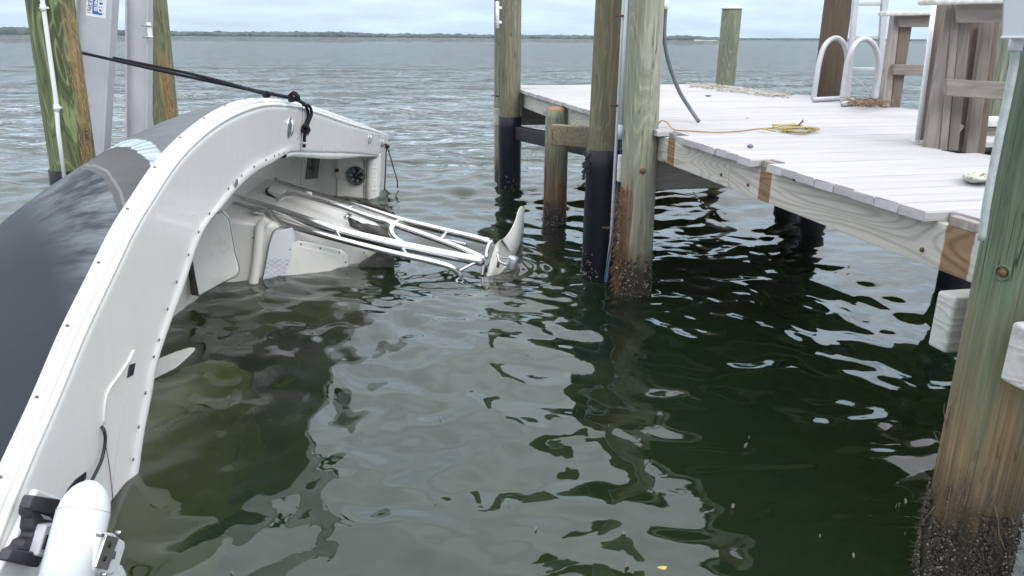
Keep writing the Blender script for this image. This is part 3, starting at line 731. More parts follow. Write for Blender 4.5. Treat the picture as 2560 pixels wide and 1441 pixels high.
for _ in range(160):
    z = gg.uniform(.95, 1.55); a = R(gg.gauss(-45, 14)); d = Vector((math.cos(a), math.sin(a), 0)); it.append((fB+lB*z+d*.116, Vector((d.x*.12, d.y*.12, gg.choice((-1,1)))), gg.uniform(.04,.12)))
splinters(pB, it, M_SPL3, 8)
# pipe on the left pile
e = empty('drain_pipe', fA, 'thin white plastic pipe strapped to the mossy left piling', 'pipe')
pts = [ay(x, y, 4.985) for x, y in ((103,-60),(106,0),(140,250),(146,330),(165,470))]
tube('pipe', pts, .0135, M_PVC, e, 10); 
for x, y in ((108, 20), (142, 270)):
    c = ay(x, y, 4.985); lathe('coupling', [(.017,-.02),(.017,.02)], M_PVC, e, 12, frame_to(c, pts[2]-pts[1])); mk('strap', *boxvf(c+V(0,.01,0), (.05,.02,.012)), M_PVC, e, bevel=.002)
# ================================================================== lift beams at left
def ibeam(name_label, tl, tr, bl, br, Y, depth, flip=1):
    """I-section from four picture corners at depth Y (top-left, top-right, bottom-left, bottom-right)"""
    a = ay(*tl, Y); b = ay(*tr, Y); c = ay(*bl, Y); d = ay(*br, Y)
    ax_ = ((a+b)/2-(c+d)/2).normalized(); wd = ((a-b).length+(c-d).length)/2; base = (c+d)/2
    side = (b-a); side = (side-ax_*side.dot(ax_)).normalized(); fw = side.cross(ax_).normalized()
    if fw.y > 0: fw = -fw
    foot = base - ax_*(base.z/ax_.z) - ax_*.6; L = ((a+b)/2-foot).length + .45
    e = empty('lift_beam', base, name_label, 'lift beam', 'aluminium lift beams')
    Rm = Matrix((side, -fw, ax_)).transposed()
    def bx(nm, cx, cy, w_, d_, bev=.004): return mk(nm, *boxvf(foot + side*cx - fw*cy + ax_*L/2, (w_, d_, L), Rm), M_ALU, e, bevel=bev)
    bx('web', 0, 0, wd-.03, .008); bx('flange', -wd/2+.009, 0, .017, depth); bx('flange', wd/2-.009, 0, .017, depth)
    return e, side, fw, ax_, foot, wd
bm1, sd, fw, axs, ft, wd1 = ibeam('wide grey aluminium lift beam with blue and white sticker', (196, 0), (290, 0), (181, 385), (267, 388), 6.3, .11)
bm2, sd2, fw2, axs2, ft2, wd2 = ibeam('narrower grey aluminium lift beam between sticker beam and right mossy piling', (319, 0), (377, 0), (321, 352), (374, 345), 7.0, .10)
# bolted hinge plate on the second beam
c = ay(374, 78, 6.93)
hg = mk('hinge_plate', *boxvf(c, (.035,.02,.14)), M_PVC, bm2, bevel=.004)
for dz in (.045, -.05):
    tube('bolt', [c+V(-.055,-.015,dz), c+V(.03,-.015,dz)], .008, M_STEEL2, bm2, 8)
# sticker: white plate, blue block, lettering
def beam_pt(px_, py_, off): return onplane(px_, py_, ft+fw*(.004+off), fw)
st = slab('sticker', [beam_pt(x, y, .002) for x, y in ((219,-60),(270,-60),(264,47),(215,39))], -fw*.0015, M_PVC, bm1)
M_BLUE = plain('sticker_blue', (.01,.12,.48), .5, var=.03); M_INK = plain('sticker_ink', (.03,.03,.035), .6); M_WINK = plain('sticker_white', (.8,.8,.82), .5)
slab('blue_block', [beam_pt(x, y, .0035) for x, y in ((234,-60),(260,-60),(255,39),(230.5,35))], -fw*.001, M_BLUE, st)
def text_mesh(name, txt, size, M, mat, parent, spacing=1.0, offset=0.0):
    cu = bpy.data.curves.new('txt', 'FONT'); cu.body = txt; cu.size = size; cu.align_x = 'RIGHT'; cu.align_y = 'CENTER'; cu.space_character = spacing; cu.offset = offset
    to = bpy.data.objects.new('txt', cu); sc.collection.objects.link(to); bpy.context.view_layer.update()
    me = bpy.data.meshes.new_from_object(to.evaluated_get(bpy.context.evaluated_depsgraph_get()))
    bpy.data.objects.remove(to); me.transform(M); me.materials.clear()
    o = link(name, me, mat, parent); return o
# letters read downwards: text x axis points down the beam, text y axis to the right
def tM(px_, py_, off):
    x = -axs; z = fw; y = z.cross(x); M = Matrix((x, y, z)).transposed().to_4x4(); M.translation = beam_pt(px_, py_, off); return M
text_mesh('lettering', 'ELED', .052, tM(249.5, 33, .0055), M_WINK, st, 1.0, .0022)
text_mesh('lettering', 'ANSTES', .031, tM(238.5, 28, .0055), M_WINK, st, 1.0, .0012)
text_mesh('lettering', 'er.com', .022, tM(228, 23, .0035), M_INK, st)
text_mesh('lettering', '0-4751', .034, tM(221.5, 34, .0035), M_INK, st, 1.05, .0008)

# ================================================================== things on the dock
# electrical conduit pair by the piles
e = empty('conduit', ay(1540, 400, 5.6), 'thin grey conduit clipped down the black-wrapped piling', 'conduit')
pts = [ay(x, y, 5.585) for x, y in ((1561,-30),(1551,170),(1540,370),(1528,600),(1514,705))]
tube('pipe', pts, .0125, M_GREYPVC, e, 10)
for x, y in ((1556, 40), (1542, 264), (1522, 570)):
    c = ay(x, y, 5.57); mk('clip', *boxvf(c+V(-.02,0,0), (.06,.012,.014)), M_BOLT, e, bevel=.003)
e = empty('power_conduit', ay(1555, 330, 5.5), 'pale grey power conduit beside the pale green piling', 'conduit')
pts = [ay(x, y, 5.47) for x, y in ((1573,-30),(1563,150),(1554,330))]
pc_ = tube('pipe', pts, .023, M_GREYPVC, e, 14); lathe('coupling', [(.027,-.05),(.027,.05)], M_GREYPVC, e, 14, frame_to(pts[-1], (0,0,1)))
for x, y, t_ in ((1570.5, 74, 'S'), (1569.5, 95, '1'), (1569, 110, '1')):
    p = ay(x, y, 5.445); M = Matrix.Translation(p) @ Matrix(((1,0,0),(0,0,-1),(0,1,0))).to_4x4(); text_mesh('marking', t_, .024, M, M_INK, pc_)
mk('junction_box', *boxvf(ay(1549, 421, 5.44), (.03,.06,.19)), M_CAP, e, bevel=.008)
tube('blue_cable', [ay(x, y, 5.5) for x, y in ((1553,335),(1551,400),(1542,480),(1530,590),(1518,660),(1511,705))], .0055, M_BLUEC, e, 8, 4)
# hanging hose with white fitting
e = empty('water_hose', az(1746, 304, 1.2), 'grey hose hanging from a white fitting down to the deck', 'hose')
hs = tube('hose', [ay(1664,20,5.62), ay(1661,80,5.64), ay(1664,120,5.66), ay(1676,170,5.7), ay(1700,232,5.78), ay(1725,272,5.84), az(1747,304,1.213)], .0145, M_HOSE, e, 12, 6)
c = ay(1664, 12, 5.62); lathe('fitting', [(.02,-.03),(.022,-.03),(.022,.015),(.014,.03),(.008,.05)], M_PVC, e, 14, Matrix.Translation(c))
mk('bracket', *boxvf(c+V(-.03,-.02,.0), (.05,.03,.03)), M_PVC, e, bevel=.004)
# white tube on the far piling
e = empty('pipe_stub', ay(1244, 70, 9.3), 'white plastic pipe stub on the far left corner piling', 'pipe')
tube('pipe', [ay(1243.5,4,9.3), ay(1243.5,71,9.3)], .021, M_PVC, e, 12)
for y in (20, 56): mk('strap', *boxvf(ay(1247,y,9.3), (.07,.03,.03)), M_PVC, e, bevel=.004)
tube('spike', [ay(1231,239.5,9.45), ay(1247,241,9.5)], .008, M_BOLT, farp2, 6)
# cross timber and black beam between far piles
e = empty('bumper_timber', ay(1430, 340, 7.0), 'short brown cross timber with rusty end beside the sawn-off piling', 'timber')
mk('beam', *boxvf((ay(1381,340,7.12)+ay(1500,342,6.85))/2, ((ay(1381,340,7.12)-ay(1500,342,6.85)).length, .09, .185), Matrix.Rotation(math.atan2(ay(1500,342,6.85).y-ay(1381,340,7.12).y, ay(1500,342,6.85).x-ay(1381,340,7.12).x), 3, 'Z')), M_CROSS, e, bevel=.01)
slab('split_end', [ay(x, y, 7.062) for x, y in ((1379,317),(1403,319),(1408,335),(1396,345),(1405,362),(1381,366))], V(0,.012,0), M_CROSS_END, e, bevel=.004)
e = empty('wrapped_beam', ay(1330, 352, 9.0), 'black wrapped horizontal beam at the far corner pilings', 'beam')
p0 = ay(1296,352,9.3); p1 = ay(1500,354,7.9)
mk('beam', *boxvf((p0+p1)/2, ((p0-p1).length, .1, .165), Matrix.Rotation(math.atan2(p1.y-p0.y, p1.x-p0.x), 3, 'Z')), M_BLACKBEAM, e, bevel=.015)
slab('stub', [ay(x, y, 9.5) for x, y in ((1233,272),(1262,274),(1262,316),(1234,312))], V(0,.05,0), M_TIMBER, e, bevel=.006)
# deck clutter: yellow rope, white rope, debris
def deckpath(pts, z=1.207): return [az(x, y, z + (k[0] if k else 0)) for x, y, *k in pts]
e = empty('yellow_rope', az(1985, 322, 1.2), 'tangled yellow rope lying on the deck with a line to the edge', 'rope')
tube('line', deckpath([(1644,315),(1650,305,.03),(1656,302,.04),(1665,305,.03),(1675,316,.015),(1685,324),(1730,328),(1790,331),(1850,328),(1900,322),(1940,320)]), .0042, M_BROWNROPE, e, 6, 5)
gy = random.Random(6)
for k in range(6):
    cx, cy, rx, ry = 1995+gy.uniform(-8,14), 323+gy.uniform(-2,3), gy.uniform(22,46), gy.uniform(3.5,8)
    pts = [(cx+rx*math.cos(a)+gy.uniform(-3,3), cy+ry*math.sin(a)*.9, gy.uniform(0,.02)) for a in [6.28*i/14 for i in range(15)]]
    tube('coil', deckpath(pts), .0045, M_YROPE if k % 2 else M_YROPE2, e, 6, 3)
for a, b in (((1930,313),(2003,313)),((1936,320),(1960,312)),((1932,318),(1985,310)),((1940,322),(2030,318)),((1905,322),(1938,328))):
    tube('strand', deckpath([(*a,.012),((a[0]+b[0])/2,(a[1]+b[1])/2,.02),(*b,.01)]), .006, M_YROPE, e, 6, 4)
tube('hook', deckpath([(1996,314,.02),(2000,309,.03),(2007,304,.05),(2007,301,.06)]), .005, M_BOLT, e, 6, 4)
e = empty('white_rope', az(2455, 443, 1.2), 'heap of thick cream rope on the near right of the deck', 'rope')
for k in range(4):
    cx, cy, rx, ry = 2450+gy.uniform(-10,10), 444+gy.uniform(-4,4), 40-k*6+gy.uniform(-6,6), 11-k*1.6+gy.uniform(-2,2)
    pts = [(cx+rx*math.cos(a)+gy.uniform(-6,6), cy+ry*math.sin(a)+gy.uniform(-1.5,1.5), .006+.006*k+gy.uniform(0,.008)) for a in [6.28*i/13+k for i in range(14)]]
    tube('coil', deckpath(pts), .0085, M_WROPE, e, 8, 4)
for k in range(3):
    pts = [(2455+36*math.sin(i*.9+k*1.4)*gy.uniform(.6,1), 442+8*math.cos(i*1.5+k), .012+.014*gy.random()) for i in range(9)]
    tube('strand', deckpath(pts), .008, M_WROPE, e, 8, 4)
def speck(name, label, cat, px_, py_, sz, mat, seed):
    g = random.Random(seed); c = az(px_, py_, 1.2)
    bm = bmesh.new(); bmesh.ops.create_icosphere(bm, subdivisions=2, radius=1)
    vs = [c+V(v.co.x*sz[0]*(1+.3*noise.noise(v.co*2+V(seed,0,0))), v.co.y*sz[1], sz[2]+v.co.z*sz[2]*(1+.3*noise.noise(v.co*3+V(0,seed,0)))) for v in bm.verts]; fs = [tuple(v.index for v in f.verts) for f in bm.faces]; bm.free()
    return tag(mk(name, vs, fs, mat, None, True), label, cat)
speck('pebble', 'small dark stone near the deck\'s front edge', 'stone', 1875, 371, (.018,.014,.012), M_HOSE, 1)
speck('feather', 'tiny white feather tuft on the middle of the deck', 'feather', 1869, 297, (.012,.01,.022), M_PVC, 2)
tag(slab('leaf', [az(x,y,1.206) for x,y in ((1763,240),(1770,238.6),(1778,240),(1770,242))], V(0,0,.004), M_POST), 'thin brown twig lying on the far deck', 'twig')
tag(slab('leaf', [az(x,y,1.206) for x,y in ((1478,216),(1483,213),(1489,212),(1484,217))], V(0,0,.004), M_POST), 'small brown leaf left of the pale green piling on deck', 'leaf')
# seaweed wrack drift along the far deck edge
gw = random.Random(12); mb = MB()
for _ in range(420):
    t = gw.random(); px_ = 1735+t*230+gw.gauss(0,14); py_ = 214+t*26+gw.gauss(0,2.6)+(-2 if t < .3 else 0)
    c = az(px_, py_, 1.206); a = gw.uniform(0,6.28); L = gw.uniform(.03,.13); d = V(math.cos(a), math.sin(a)*.6, gw.uniform(-.05,.12))
    mb.tube([c, c+d*L*.5+V(0,0,.012), c+d*L], [.006,.007,.003], 4)
tag(mb.build('dried_wrack', plain('dried_seagrass', (.42,.39,.35), .95, var=.5, scale=9)), 'pale dried seagrass drift along the far deck edge', 'seaweed', kind='stuff')
mb = MB()
for _ in range(110):
    px_ = gw.gauss(2165, 18); py_ = gw.gauss(261, 2.6); c = az(px_, py_, 1.206+abs(gw.gauss(0,.03))); a = gw.uniform(0,6.28); L = gw.uniform(.05,.2)
    d = V(math.cos(a), math.sin(a), gw.uniform(-.1,.35)); mb.tube([c, c+d*L*.5+V(0,0,.02), c+d*L], [.005,.005,.002], 4)
tag(mb.build('leaf_litter', plain('brown_leaf_litter', (.20,.13,.08), .95, var=.6, scale=14)), 'tangle of brown twigs and leaves at the ladder foot', 'leaf litter', kind='stuff')

# ------------------------------------------------------------------ ladder on the back edge
lad = empty('dock_ladder', az(2110, 255, 1.2), 'aluminium dock ladder with two rounded hand hoops raised upright', 'ladder')
def pxtube(nm, pts, y, r, mat, par, seg=10, per=6): return tube(nm, [ay(a[0], a[1], a[2] if len(a) > 2 else y) for a in pts], r, mat, par, seg, per)
pxtube('hand_hoop', [(2034,249,8.25),(2041,200,8.27),(2050,148,8.3),(2062,115,8.32),(2078,99,8.35),(2093,96,8.38),(2106,105,8.4),(2114,122,8.42),(2118,148,8.44),(2112,200,8.5),(2106,246,8.5)], 0, .027, M_LADDER, lad)
pxtube('hand_hoop', [(2106,260,7.75),(2111,210,7.77),(2119,160,7.8),(2132,122,7.82),(2148,102,7.85),(2163,98,7.88),(2178,106,7.9),(2189,122,7.92),(2195,148,7.94),(2190,200,7.97),(2184,252,7.97)], 0, .027, M_LADDER, lad)
tube('foot_bar', [az(2034,250,1.225), az(2108,246,1.225)], .025, M_LADDER, lad, 8)
tube('foot_bar', [az(2106,261,1.225), az(2186,256,1.225)], .025, M_LADDER, lad, 8)
def ystrip(nm, quad, Y, th, mat, par, bevel=.004, sx=0): return slab(nm, [ay(x, y, Y) for x, y in quad], V(sx, th, 0), mat, par, bevel)
ystrip('stile', [(2136,-20),(2150,-20),(2136,130),(2125,262),(2113,262),(2124,130)], 8.15, .05, M_LADDER, lad)
ystrip('stile', [(2208,-20),(2224,-20),(2212,130),(2196,258),(2183,258),(2198,130)], 8.15, .05, M_LADDER, lad)
for y, x0, x1 in ((10,2142,2214),(94,2134,2206),(174,2126,2198)): ystrip('rung', [(x0,y-5),(x1,y-5),(x1,y+4),(x0,y+4)], 8.17, .06, M_LADDER, lad)
tube('wire', [ay(x,y,8.0) for x,y in ((2117,190),(2140,198),(2160,216),(2175,240),(2182,260))], .006, M_GREYPVC, lad, 6, 4)
# brown post behind the ladder
e = empty('brown_post', az(2073, 241, 1.2), 'dark brown weathered post behind the ladder hoops', 'post')
q = [ay(x, y, 8.66) for x, y in ((2068,-30),(2124,-30),(2102,240),(2047,240))]; cx = [(q[0].x+q[3].x)/2, (q[1].x+q[2].x)/2]
me = bpy.data.meshes.new('timber'); v, f = boxvf((1.7,0,0), (4.2, cx[1]-cx[0], .2)); me.from_pydata([tuple(p_) for p_ in v], [], f); me.materials.append(M_POST)
o = bpy.data.objects.new('timber', me); sc.collection.objects.link(o); o.parent = e
o.matrix_basis = Matrix.Translation((0,.1,-1.9)) @ Matrix(((0,0,-1),(0,1,0),(1,0,0))).to_4x4() @ Matrix.Rotation(math.pi/2, 4, 'X'); o.modifiers.new('b','BEVEL').width = .015

# ------------------------------------------------------------------ railings
def rboard(nm, quad, Y, th, mat, par, bevel=.004, vert=True):
    """board with its own frame so that the grain follows its length"""
    q = [ay(x, y, Y) for x, y in quad]; c = sum(q, Vector())/4
    if vert: x = ((q[0]+q[1])/2-(q[2]+q[3])/2).normalized()
    else: x = ((q[1]+q[2])/2-(q[0]+q[3])/2).normalized()
    y = V(0,1,0); z = x.cross(y).normalized(); y = z.cross(x)
    M = Matrix((x, y, z)).transposed().to_4x4(); M.translation = c; Mi = M.inverted()
    vs = [Mi @ p for p in q]+[Mi @ (p+V(0,th,0)) for p in q]
    me = bpy.data.meshes.new(nm); me.from_pydata([tuple(p) for p in vs], [], [(0,1,2,3),(7,6,5,4),(0,4,5,1),(1,5,6,2),(2,6,7,3),(3,7,4,0)]); me.materials.append(mat)
    bm = bmesh.new(); bm.from_mesh(me); bmesh.ops.recalc_face_normals(bm, faces=bm.faces); bm.to_mesh(me); bm.free()
    o = bpy.data.objects.new(nm, me); sc.collection.objects.link(o); o.parent = par; o.matrix_parent_inverse = root_inv(par); o.matrix_basis = M
    b = o.modifiers.new('bevel', 'BEVEL'); b.width = bevel; b.segments = 2
    return o
rA = empty('dock_railing', az(2240, 268, 1.2), 'farther brown railing bay with pale cap beside the ladder', 'railing', 'dock railings')
rboard('post', [(2236,38),(2251,38),(2226,269),(2204,266)], 7.25, .09, M_RAIL, rA)
rboard('post', [(2252,38),(2281,60),(2250,270),(2227,269)], 7.27, .06, M_RAIL_DK, rA)
rboard('top_rail', [(2248,39),(2340,39),(2340,68),(2250,68)], 7.2, .05, M_RAIL, rA, vert=False)
rboard('mid_rail', [(2236,161),(2330,163),(2328,190),(2234,187)], 7.2, .05, M_RAIL, rA, vert=False)
rboard('cap', [(2214,28),(2350,28),(2350,38),(2214,40)], 7.1, .16, M_CAP, rA, vert=False, bevel=.012)
rB = empty('dock_railing', az(2350, 375, 1.2), 'nearer brown railing bay with thick posts beside the near right piling', 'railing', 'dock railings')
rboard('post', [(2343,12),(2368,12),(2318,364),(2294,361)], 4.78, .04, M_RAIL_DK, rB)
rboard('post', [(2367,10),(2383,10),(2347,376),(2313,373)], 4.50, .04, M_RAIL, rB)
rboard('post', [(2384,10),(2404,10),(2368,377),(2349,376)], 4.49, .10, M_RAIL, rB)
rboard('post', [(2402,20),(2432,20),(2396,378),(2370,377)], 4.52, .05, M_RAIL, rB)
rboard('slat', [(2434,55),(2464,55),(2418,382),(2392,379)], 4.7, .04, M_RAIL_DK, rB)
rboard('slat', [(2458,55),(2487,55),(2444,386),(2414,384)], 4.62, .04, M_RAIL, rB)
rboard('slat', [(2480,55),(2500,55),(2462,388),(2438,386)], 4.75, .04, M_RAIL_DK, rB)
rboard('top_rail', [(2398,12),(2620,8),(2620,54),(2398,57)], 4.42, .04, M_RAIL, rB, vert=False)
rboard('mid_rail', [(2368,198),(2620,212),(2618,258),(2366,240)], 4.36, .04, M_RAIL, rB, vert=False)
rboard('cap', [(2335,-3),(2620,-8),(2620,7),(2335,11)], 4.28, .18, M_CAP, rB, vert=False, bevel=.01)
e = empty('steel_pole', az(2296, 354, 1.2), 'thin white metal pole with round foot plate before the railing posts', 'pole')
tube('pole', [ay(2342,-40,4.72), ay(2293,352,4.72)], .014, M_PVC, e, 12)
c = az(2297, 354, 1.2); lathe('foot_plate', [(.055,0),(.055,.006),(.03,.009)], M_LADDER, e, 24, Matrix.Translation(c))
# lower float seen behind the railing
e = empty('float_dock', ay(2480, 345, 5.0), 'low side platform with white edge behind the railing', 'platform')
rboard('edge_board', [(2440,318),(2600,322),(2600,380),(2434,380)], 5.1, .04, M_RAIL, e, vert=False)
rboard('edge_cap', [(2456,300),(2600,303),(2600,318),(2456,317)], 5.05, .3, M_CAP, e, vert=False)
rboard('white_edge', [(2398,308),(2412,316),(2396,338),(2392,336)], 4.66, .03, M_CAP, e)
tube('support', [ay(2478,380,5.4), ay(2478,470,5.4)], .06, M_PILE_GREEN, e, 10)
q = ay(2506, 250, 5.6); pile('green piling showing through the slats of the near railing', (q.x, q.y), (0,0), 2.3, .12, M_PILE_GREEN, seed=44)
# electrical box and conduit on the near pile
e = empty('electrical_box', ay(2535, 60, 2.0), 'grey electrical box on the near right piling at the top corner', 'electrical box')
ystrip('enclosure', [(2509,-60),(2640,-60),(2636,96),(2503,96)], 2.10, .1, M_GREYBOX, e, .006, .075)
ystrip('cover_lip', [(2506,90),(2638,90),(2636,97),(2503,97)], 2.092, .007, M_GREYPVC, e, .002)
M_CONDUIT = plain('frosted_grey_conduit', (.42,.46,.46), .7, var=.2, scale=30, bump=.4)
pts = [ay(2541,92,2.19), ay(2539,130,2.19), ay(2524,220,2.20), ay(2501,330,2.205), ay(2481,430,2.21), ay(2462,540,2.215), ay(2454,600,2.225)]
tube('conduit', pts, .0115, M_CONDUIT, e, 14, 4)
lathe('fitting', [(.018,-.02),(.018,.018),(.015,.02)], M_PVC, e, 14, frame_to(ay(2541,108,2.19), (0,0,1)))

# a fallen yellow leaf floating near the camera
c = az(1655, 1421, .02)
lf = slab('floating_leaf', [c+V(math.cos(a)*.017*(1+.2*math.sin(3*a)), math.sin(a)*.008, .002*math.sin(2*a)) for a in [6.283*i/14 for i in range(14)]], V(0,0,.003), plain('yellow_leaf', (.5,.4,.08), .7, var=.2), None, .0006)
tag(lf, 'tiny yellow leaf floating at the bottom centre of the water', 'leaf')
# bits of scum and seagrass drifting on the calm water
gd = random.Random(77); mb = MB()
for _ in range(36):
    px_ = gd.uniform(350, 2300); py_ = gd.uniform(700, 1441); c = az(px_, py_, .012); a = gd.uniform(0, 6.28); sz = gd.uniform(.0008, .0022); L = sz*(gd.uniform(3,9) if gd.random() < .18 else 1.2)
    d = V(math.cos(a), math.sin(a), 0)*L; n_ = V(-math.sin(a), math.cos(a), 0)*sz*.7
    mb.add([c-d, c+n_, c+d, c-n_, c-d*.8-V(0,0,.02), c+n_-V(0,0,.02), c+d*.8-V(0,0,.02), c-n_-V(0,0,.02)], [(0,1,2,3),(0,4,5,1),(1,5,6,2),(2,6,7,3),(3,7,4,0)])
tag(mb.build('floating_debris', plain('pale_scum', (.22,.21,.17), .8, var=.5, scale=3)), 'scattered tiny specks of debris drifting on the near water', 'debris', kind='stuff')
# ================================================================== capsized boat, bow to the viewer, starboard side up
DP = Vector((-1.6, 0, 0)); DN = Vector((1, 0, -.1)).normalized(); U = DN
def D(px_, py_, lift=0.0): return onplane(px_, py_, DP + U*lift, DN)
def DW(y, z): return Vector((-1.6+.1*z, y, z))
boat = empty('capsized_boat', DW(5.5, 0), 'white and navy motor boat lying capsized on its side in the water', 'boat')
BOAT = boat
Gpx = [(972,336),(901,309),(840,286),(796,271),(751,258),(715,252.5),(685,251),(660,251.5),(637,255),(598,267),(545,296),(492,338),(453,377),(400,449),(389,470),(330,563),(272,683),(218,795),(200,833),(132,1000),(61,1159),(0,1303)]
Ipx = [(949,388),(875,383),(796,381),(755,380),(727,378),(705,391),(690,402),(637,430),(585,478),(548,523),(525,548),(501,586),(484,632),(458,715),(431,787),(409,849),(386,924),(378,982),(358,1075),(338,1213)]
Gw = [D(*p) for p in Gpx] + [DW(1.80,.2), DW(1.66,.0), DW(1.55,-.2), DW(1.5,-.42)]
Iw = [D(*p) for p in Ipx] + [DW(2.62,-.22), DW(2.55,-.46)]
Gs = spline(Gw, 10); Is = spline(Iw, 10)
def seg_idx(px_list, anchors): return [px_list.index(a)*10 for a in anchors]
Ga = seg_idx(Gpx, [(972,336),(685,251),(598,267),(400,449),(218,795),(61,1159),(0,1303)]) + [len(Gs)-1]
Ia = seg_idx(Ipx, [(949,388),(727,378),(637,430),(548,523),(431,787),(378,982),(338,1213)]) + [len(Is)-1]
def resample(poly, i0, i1, n):
    sub = poly[i0:i1+1]; L = [0]
    for a, b in zip(sub, sub[1:]): L.append(L[-1]+(b-a).length)
    out = []
    for k in range(n):
        t = L[-1]*k/n; j = max(0, min(len(sub)-2, int(np.searchsorted(L, t, 'right'))-1)); f = (t-L[j])/max(1e-9, L[j+1]-L[j]); out.append(sub[j].lerp(sub[j+1], f))
    return out
GP = []; IP = []; SEGN = [22, 8, 14, 18, 14, 8, 8]
for k in range(len(Ga)-1):
    GP += resample(Gs, Ga[k], Ga[k+1], SEGN[k]); IP += resample(Is, Ia[k], Ia[k+1], SEGN[k])
GP.append(Gs[-1]); IP.append(Is[-1])
def smooth_curve(c, it=3):
    for _ in range(it): c = [c[0]] + [(c[i-1]+c[i]*2+c[i+1])/4 for i in range(1, len(c)-1)] + [c[-1]]
    return c
GP = smooth_curve(GP, 4); IP = smooth_curve(IP, 2)
NSEC = len(GP); NAFT = SEGN[0]
def loft(name, rows, mat, parent, close=False, smooth=True):
    """rows: list of sections, each a list of points"""
    n = len(rows); k = len(rows[0]); vs = [p for r_ in rows for p in r_]; fs = []
    for i in range(n-1):
        for j in range(k-(0 if close else 1)): j2 = (j+1) % k; fs.append((i*k+j, i*k+j2, (i+1)*k+j2, (i+1)*k+j))
    return mk(name, vs, fs, mat, parent, smooth)
def sect(i, prof):
    P, Q = GP[i], IP[i]; a = (Q-P).normalized(); return [(P + a*x + U*u) if o == 'P' else (Q + a*x + U*u) for o, x, u in prof]
secs = range(NSEC)
# board (covering deck) with a rounded outer rim
loft('gunwale', [sect(i, [('P',.020,-.016),('P',.028,-.004),('P',.036,.001),('P',.046,.001),('P',.052,-.004),('P',.058,-.005),('P',.066,-.001),('P',.078,.001),('P',.10,.0),('Q',-.12,.0),('Q',-.08,.0)] +
     ([('Q',-.058,.004),('Q',-.046,.010),('Q',-.02,.012),('Q',-.006,.009),('Q',0,.002),('Q',.001,-.02),('Q',-.006,-.06)] if i > NAFT else [('Q',-.058,.0),('Q',-.046,.0),('Q',-.02,.0),('Q',-.006,-.001),('Q',0,-.008),('Q',.0,-.03),('Q',-.006,-.06)])) for i in secs], M_GEL, boat)
rail = loft('rub_rail', [sect(i, [('P',.02,-.082),('P',.004,-.076),('P',-.006,-.060),('P',-.009,-.042),('P',-.004,-.026),('P',.006,-.018),('P',.020,-.016)]) for i in secs], M_GEL, boat)
loft('rail_insert', [sect(i, [('P',-.001,-.066),('P',-.0125,-.060),('P',-.0155,-.046),('P',-.0125,-.034),('P',-.002,-.029)]) for i in secs], M_STRIP, rail)
# hull: topsides, chine and bottom
def hull_sec(i, side=1):
    P, Q = GP[i], IP[i]; a = (Q-P).normalized(); y = P.y
    ah = (a*.35 + Vector((0,.25,-1))*.65).normalized()
    c = interp(y, [1.5,2.0,2.8,3.3,3.7,4.6,5.6,7,9.4], [.7,.56,.46,.50,.53,.48,.35,.18,.08]); h = interp(y, [1.5,3.0,4.0,9.4], [.72,.88,.92,.92])
    s = []
    for t in (0, .06, .14, .25, .38, .52, .66, .8, .92, 1.0): s.append(P + a*.012 + ah*(c*(t**1.45)) + U*(-.08-h*t))
    ch = s[-1]; s.append(ch + a*.04 + U*(-.015))
    kz = -.45; keel = Vector((ch.x-.22-.1*(ch.z-kz), max(y, 1.75), kz))
    for t in (.3, .65, 1.0): s.append((ch+a*.04).lerp(keel, t))
    return s
HS = [hull_sec(i) for i in secs]
def mirror(p): z = p.z; m = Vector(p); dz = -.45-z; m.z = -.45+dz; m.x = p.x - .1*(z-m.z); return m
rows = [r_ + [mirror(p) for p in r_[::-1]][1:] for r_ in HS]
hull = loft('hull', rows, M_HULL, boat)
k = len(rows[0]); mk('transom', rows[0], [tuple(range(k))], M_GEL, boat)
# lower gunwale under water, liner, sole
loft('lower_gunwale', [[mirror(p) for p in sect(i, [('P',.0,-.08),('P',.0,-.02),('P',.03,0),('Q',-.02,0),('Q',0,-.05)])] for i in secs], M_GEL, boat)
def solep(i): return IP[i] - U*.66
loft('liner', [[IP[i] - U*.05 - (IP[i]-GP[i]).normalized()*.008, IP[i]-U*.10 - (IP[i]-GP[i]).normalized()*.02, IP[i]-U*.5, IP[i]-U*.62+(IP[i]-GP[i]).normalized()*.02, IP[i]-U*.66+(IP[i]-GP[i]).normalized()*.07] for i in secs], M_GELIN, boat)
sole = loft('sole', [[solep(i)+(IP[i]-GP[i]).normalized()*.06, solep(i).lerp(mirror(solep(i)), .3), solep(i).lerp(mirror(solep(i)), .6), mirror(solep(i))] for i in secs], M_GELIN, boat)
# added panel for the submerged white deck, sloped to catch light and glow
def sdp(y):
    dz = interp(y, [1.5, 2.6, 3.4, 4.0, 4.8], [.02, 0, .03, .16, .7]); w_ = .03*noise.noise((y*2.3, 0, 0))
    return [Vector((-2.06, y, -.03-dz)), Vector((-1.94+w_, y, -.09-dz)), Vector((-1.82+w_, y, -.22-dz)), Vector((-1.80+w_, y, -.55-dz*1.2)), Vector((-1.74+w_, y, -.95-dz*1.2)), Vector((-1.65, y, -1.5-dz))]
loft('submerged_glow_panel', [sdp(1.5+.15*k) for k in range(23)], M_GEL, boat)
